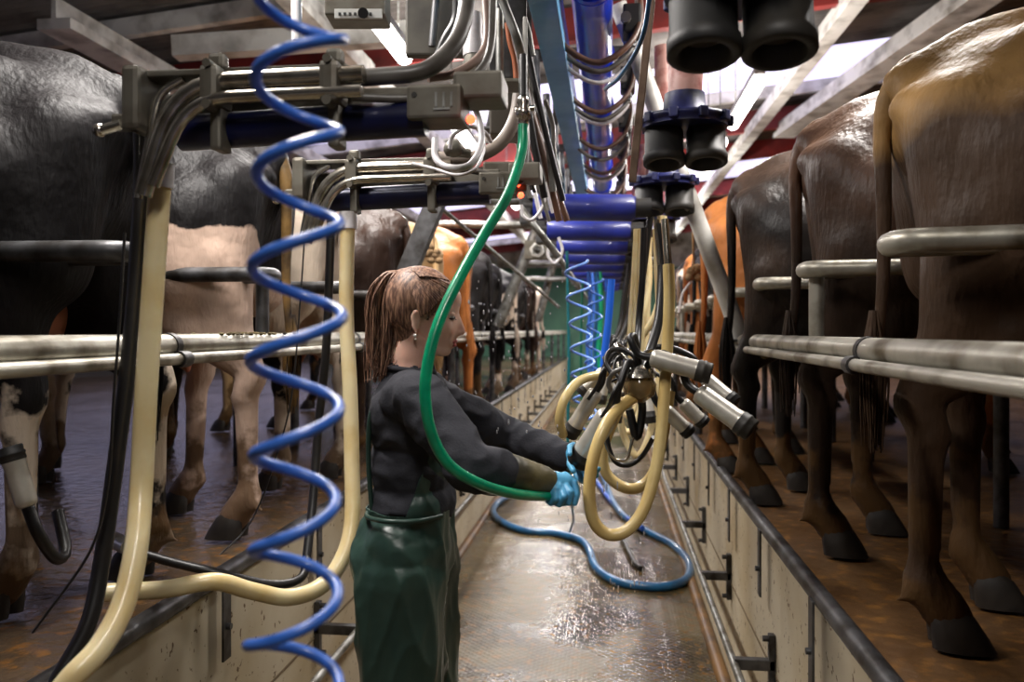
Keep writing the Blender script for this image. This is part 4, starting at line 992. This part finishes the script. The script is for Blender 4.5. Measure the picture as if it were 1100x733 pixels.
# ---- gloves
def glove(prims, parent, nm='glove'):
    me = organic(prims, .0023, 2); return put(me, nm, glove_m, parent)
def pw(*p): return W(*p)
def fing(pts, r):
    P = [pw(*p) for p in pts]; rs = [r*.93, r*.88, r*.82, r*.72]
    return [('c', P[i], rs[i], P[i+1], rs[i+1]) for i in range(len(P)-1)]
g1 = [('c',pw(586,518,1.965),.030,pw(596,520,1.97),.029),('c',pw(596,519,1.965),.028,pw(608,519,1.965),.022),('c',pw(597,527,1.95),.026,pw(607,530,1.955),.021),('c',pw(598,524,1.985),.024,pw(609,524,1.985),.020)]
g1 += fing([(608,515,1.965),(617,519,1.955),(620,531,1.945),(617,541,1.94)], .0098)      # index, reaching down over the nozzle
g1 += fing([(607,521,1.95),(613,529,1.928),(611,540,1.93),(604,541,1.95)], .0100)
g1 += fing([(603,525,1.94),(606,534,1.918),(601,542,1.93),(595,540,1.95)], .0095)
g1 += fing([(597,527,1.935),(597,536,1.92),(592,541,1.935),(588,538,1.952)], .0085)
g1 += fing([(597,514,1.985),(607,511,1.99),(615,517,1.985),(619,524,1.98)], .0110)       # thumb
glove(g1, wt)
g2 = [('c',pw(607,491,2.265),.028,pw(616,493,2.25),.027),('c',pw(614,489,2.245),.022,pw(622,499,2.225),.021),('c',pw(612,497,2.25),.022,pw(621,503,2.23),.019)]
g2 += fing([(619,483,2.21),(616,478,2.16),(612,480,2.11),(612,488,2.085)], .0088)         # index over the cup
g2 += fing([(624,502,2.20),(632,509,2.15),(637,510,2.11),(643,504,2.09)], .0092)
g2 += fing([(621,504,2.21),(627,513,2.17),(634,515,2.13),(641,511,2.10)], .0088)
g2 += fing([(617,505,2.22),(620,514,2.19),(627,518,2.16),(634,516,2.13)], .0080)
g2 += fing([(615,487,2.23),(613,492,2.18),(612,499,2.13),(616,506,2.10)], .0104)       # thumb
glove(g2, wt)
# ---- face parts
MB().ball(at(485.3,340.2,-.031), (.0095,.010,.0085), 14).ball(at(486.3,340.2,.029), (.0095,.010,.0085), 14).build('eyes', mat('eye_white', S(220,210,205), .2), body)
m = MB()
for s in (-1, 1):
    m.sweep(crom([at(480.8,341.5,s*.040),at(484,342.6,s*.040),(at(487.5,342.6,s*.036)),at(489.5,341.2,s*.026)],4), .0016, 6)
    for i in range(9):
        u = i/8; a = at(481.5+u*7.5, 342.0+.8*math.sin(u*3), s*(.041-.010*u)); m.sweep([a, a+RT*.006+UP*-.004], [.0006,.0003], 4)
m.build('eyelashes', mat('lash_brown', S(40,26,22), .6), body)
lid = organic([el(485.2,338.2,-.0305,(.0112,.0122,.0085)), el(486.2,338.2,.0285,(.0112,.0122,.0085))], .0022, 2)
put(lid, 'eyelids', skin, body)
m = MB()
for s in (-1, 1): m.sweep(crom([at(478.5,331.5,s*.046),at(484,328.3,s*.038),at(489,329,s*.026),at(491.5,331,s*.014)],5), [.0014,.0026], 6)
m.build('eyebrows', mat('brow_brown', S(98,66,50), .7), body)
li = organic([el(488.5,366.6,0,(.0078,.017,.0042)), el(487.3,371,0,(.0080,.0155,.0050)), cp((483.5,367.2,-.022),.003,(488,367.5,-.012),.0045), cp((483.5,367.2,.022),.003,(488,367.5,.012),.0045)], .0022, 1)
put(li, 'lips', lip_m, body)
MB().ball(at(449.5,360.5,-.076), .0048, 10).ball(at(450,364,-.0765), .0032, 8).build('earring', pearl, body)
# ---- hair
TIE = at(433,297,0)
capm = organic([el(450,323,0,(.094,.078,.089)), el(455,329,0,(.089,.074,.084),10), el(447,338,0,(.075,.072,.07)), el(440,364,0,(.036,.046,.040)), ('c',at(437,303,0),.03,TIE,.022), el(444,350,0,(.055,.060,.055)), el(474,316,0,(.040,.052,.042))], .006, 4)
def keephair(c):
    x, y, d = INV(c); 
    # hairline: forehead edge, temple, in front of the ear, nape
    if x > 490: return False
    if y > 318 and x > 487-(y-318)*.95: return y < 318+ (487-x)/.95
    if y > 345 and x > 451-(y-345)*.35: return False
    if y > 378: return False
    if y > 336 and 445 < x < 458 and abs((c-at(450,345,-.07)).dot(FW)) < .05: return False
    return True
cut(capm, keephair)
hair = put(capm, 'hair', hair_m, body)
sd = hair.modifiers.new('thick', 'SOLIDIFY'); sd.thickness = .004; sd.offset = -1
# strands combed back over the head to the tie
HC = at(452,326,0)
def on_head(px, py, side):
    # point on the cap ellipsoid at this profile position
    u = (px-452)*K/.100; v = (326-py)*K/.0965; q = max(0, 1-u*u-v*v)
    return W(px,py,DW)+FW*(side*.0875*math.sqrt(q))
m = MB()
for i in range(620):
    s = -1 if i % 4 else 1
    a = R.random()
    if a < .55:   # from forehead / temple line
        u = R.random(); sx, sy = 489-u*32+R.uniform(-2,1), 311+u*30+R.uniform(-1.5,1.5)
    elif a < .8:  # top of head ridge
        u = R.random(); sx, sy = 484-u*30, 303-u*10+u*u*6
    else:         # nape
        u = R.random(); sx, sy = 447-u*22+R.uniform(-2,2), 368-u*14+R.uniform(-3,3)
    P = []
    for j in range(7):
        t_ = j/6; px = sx+(435-sx)*t_; py = sy+(298-sy)*t_
        bow = math.sin(PI*t_)
        py -= bow*(6 if a < .8 else -0)*(1 if sy < 345 else .3); px -= bow*(0 if a < .8 else 3)
        p = on_head(px, py, s*(1-t_*.25)) if t_ < .95 else TIE+FW*R.uniform(-.015,.015)
        P.append(p+V((R.uniform(-1,1),R.uniform(-1,1),R.uniform(-1,1)))*.0012)
    m.sweep(crom(P,3), [R.uniform(.001,.0017), .0012], 4)
m.build('combed_strands', hair_m, hair)
m = MB()
tail_ctr = [(434,295),(425,299),(420,322),(420,347),(419,374),(415,402)]
for i in range(560):
    rx, rd = max(-1.7,min(1.7,R.gauss(0,1))), max(-1.8,min(1.8,R.gauss(0,1))); L_ = R.uniform(.72,1.08); P = []
    f_ = R.random()
    for j, (cx, cy) in enumerate(tail_ctr):
        t_ = j/5*L_; idx = t_*5; a = min(int(idx), 4); fr = idx-a
        x = tail_ctr[a][0]+(tail_ctr[a+1][0]-tail_ctr[a][0])*fr; y = tail_ctr[a][1]+(tail_ctr[a+1][1]-tail_ctr[a][1])*fr
        wd = [0.14,.55,.9,1.0,.95,.8][j]
        P.append(at(x+rx*14*wd+(6*t_ if rx > .3 else -2*t_)+R.gauss(0,.7), y+R.gauss(0,.8)+abs(rx)*-1.5, rd*.022*wd))
    m.sweep(crom(P,4), [.0028, R.uniform(.0006,.0016)], 4)
for i in range(40):   # loose wisps
    sx, sy = R.uniform(402,428), R.uniform(370,395)
    m.sweep(crom([at(sx+8,sy-30,R.uniform(-.03,.03)), at(sx+1,sy-8,R.uniform(-.04,.04)), at(sx-4+R.uniform(-8,8),sy+10,R.uniform(-.04,.04)), at(sx+R.uniform(-14,10),sy+16,R.uniform(-.04,.04))],4), [.0014,.0004], 4)
m.build('ponytail', hair_m, hair)
MB().lathe(at(436,300,0), at(431,296,0), [(0,.021),(.3,.024),(.7,.024),(1,.020)], 16).build('hair_tie', mat('dark_hair_tie', S(50,38,36), .7), hair)
# ================================================================== CAMERA, WORLD
cd = bpy.data.cameras.new('camera'); cd.sensor_width = 36; cd.lens = F/1100*36
cd.shift_y = -(366.5-HY)/1100; cd.clip_start = .05
co = bpy.data.objects.new('camera', cd); COL.objects.link(co); co.location = CAM; co.rotation_euler = (PI/2, 0, YAW)
cd.dof.use_dof = True; cd.dof.focus_distance = 2.15; cd.dof.aperture_fstop = 3.2
sc.camera = co
w = bpy.data.worlds.new('world'); sc.world = w; w.use_nodes = True
bg = w.node_tree.nodes['Background']; bg.inputs[0].default_value = (.66,.63,.95,1); bg.inputs[1].default_value = .7
sc.view_settings.view_transform = 'Standard'; sc.view_settings.look = 'None'; sc.view_settings.gamma = 1
sc.view_settings.use_curve_mapping = False
sc.view_settings.exposure = 0.12
try:
    sc.cycles.use_denoising = True
    sc.cycles.max_bounces = 6; sc.cycles.diffuse_bounces = 3; sc.cycles.glossy_bounces = 3; sc.cycles.transmission_bounces = 4
    sc.cycles.sample_clamp_indirect = 4; sc.cycles.caustics_reflective = False; sc.cycles.caustics_refractive = False
except Exception: pass
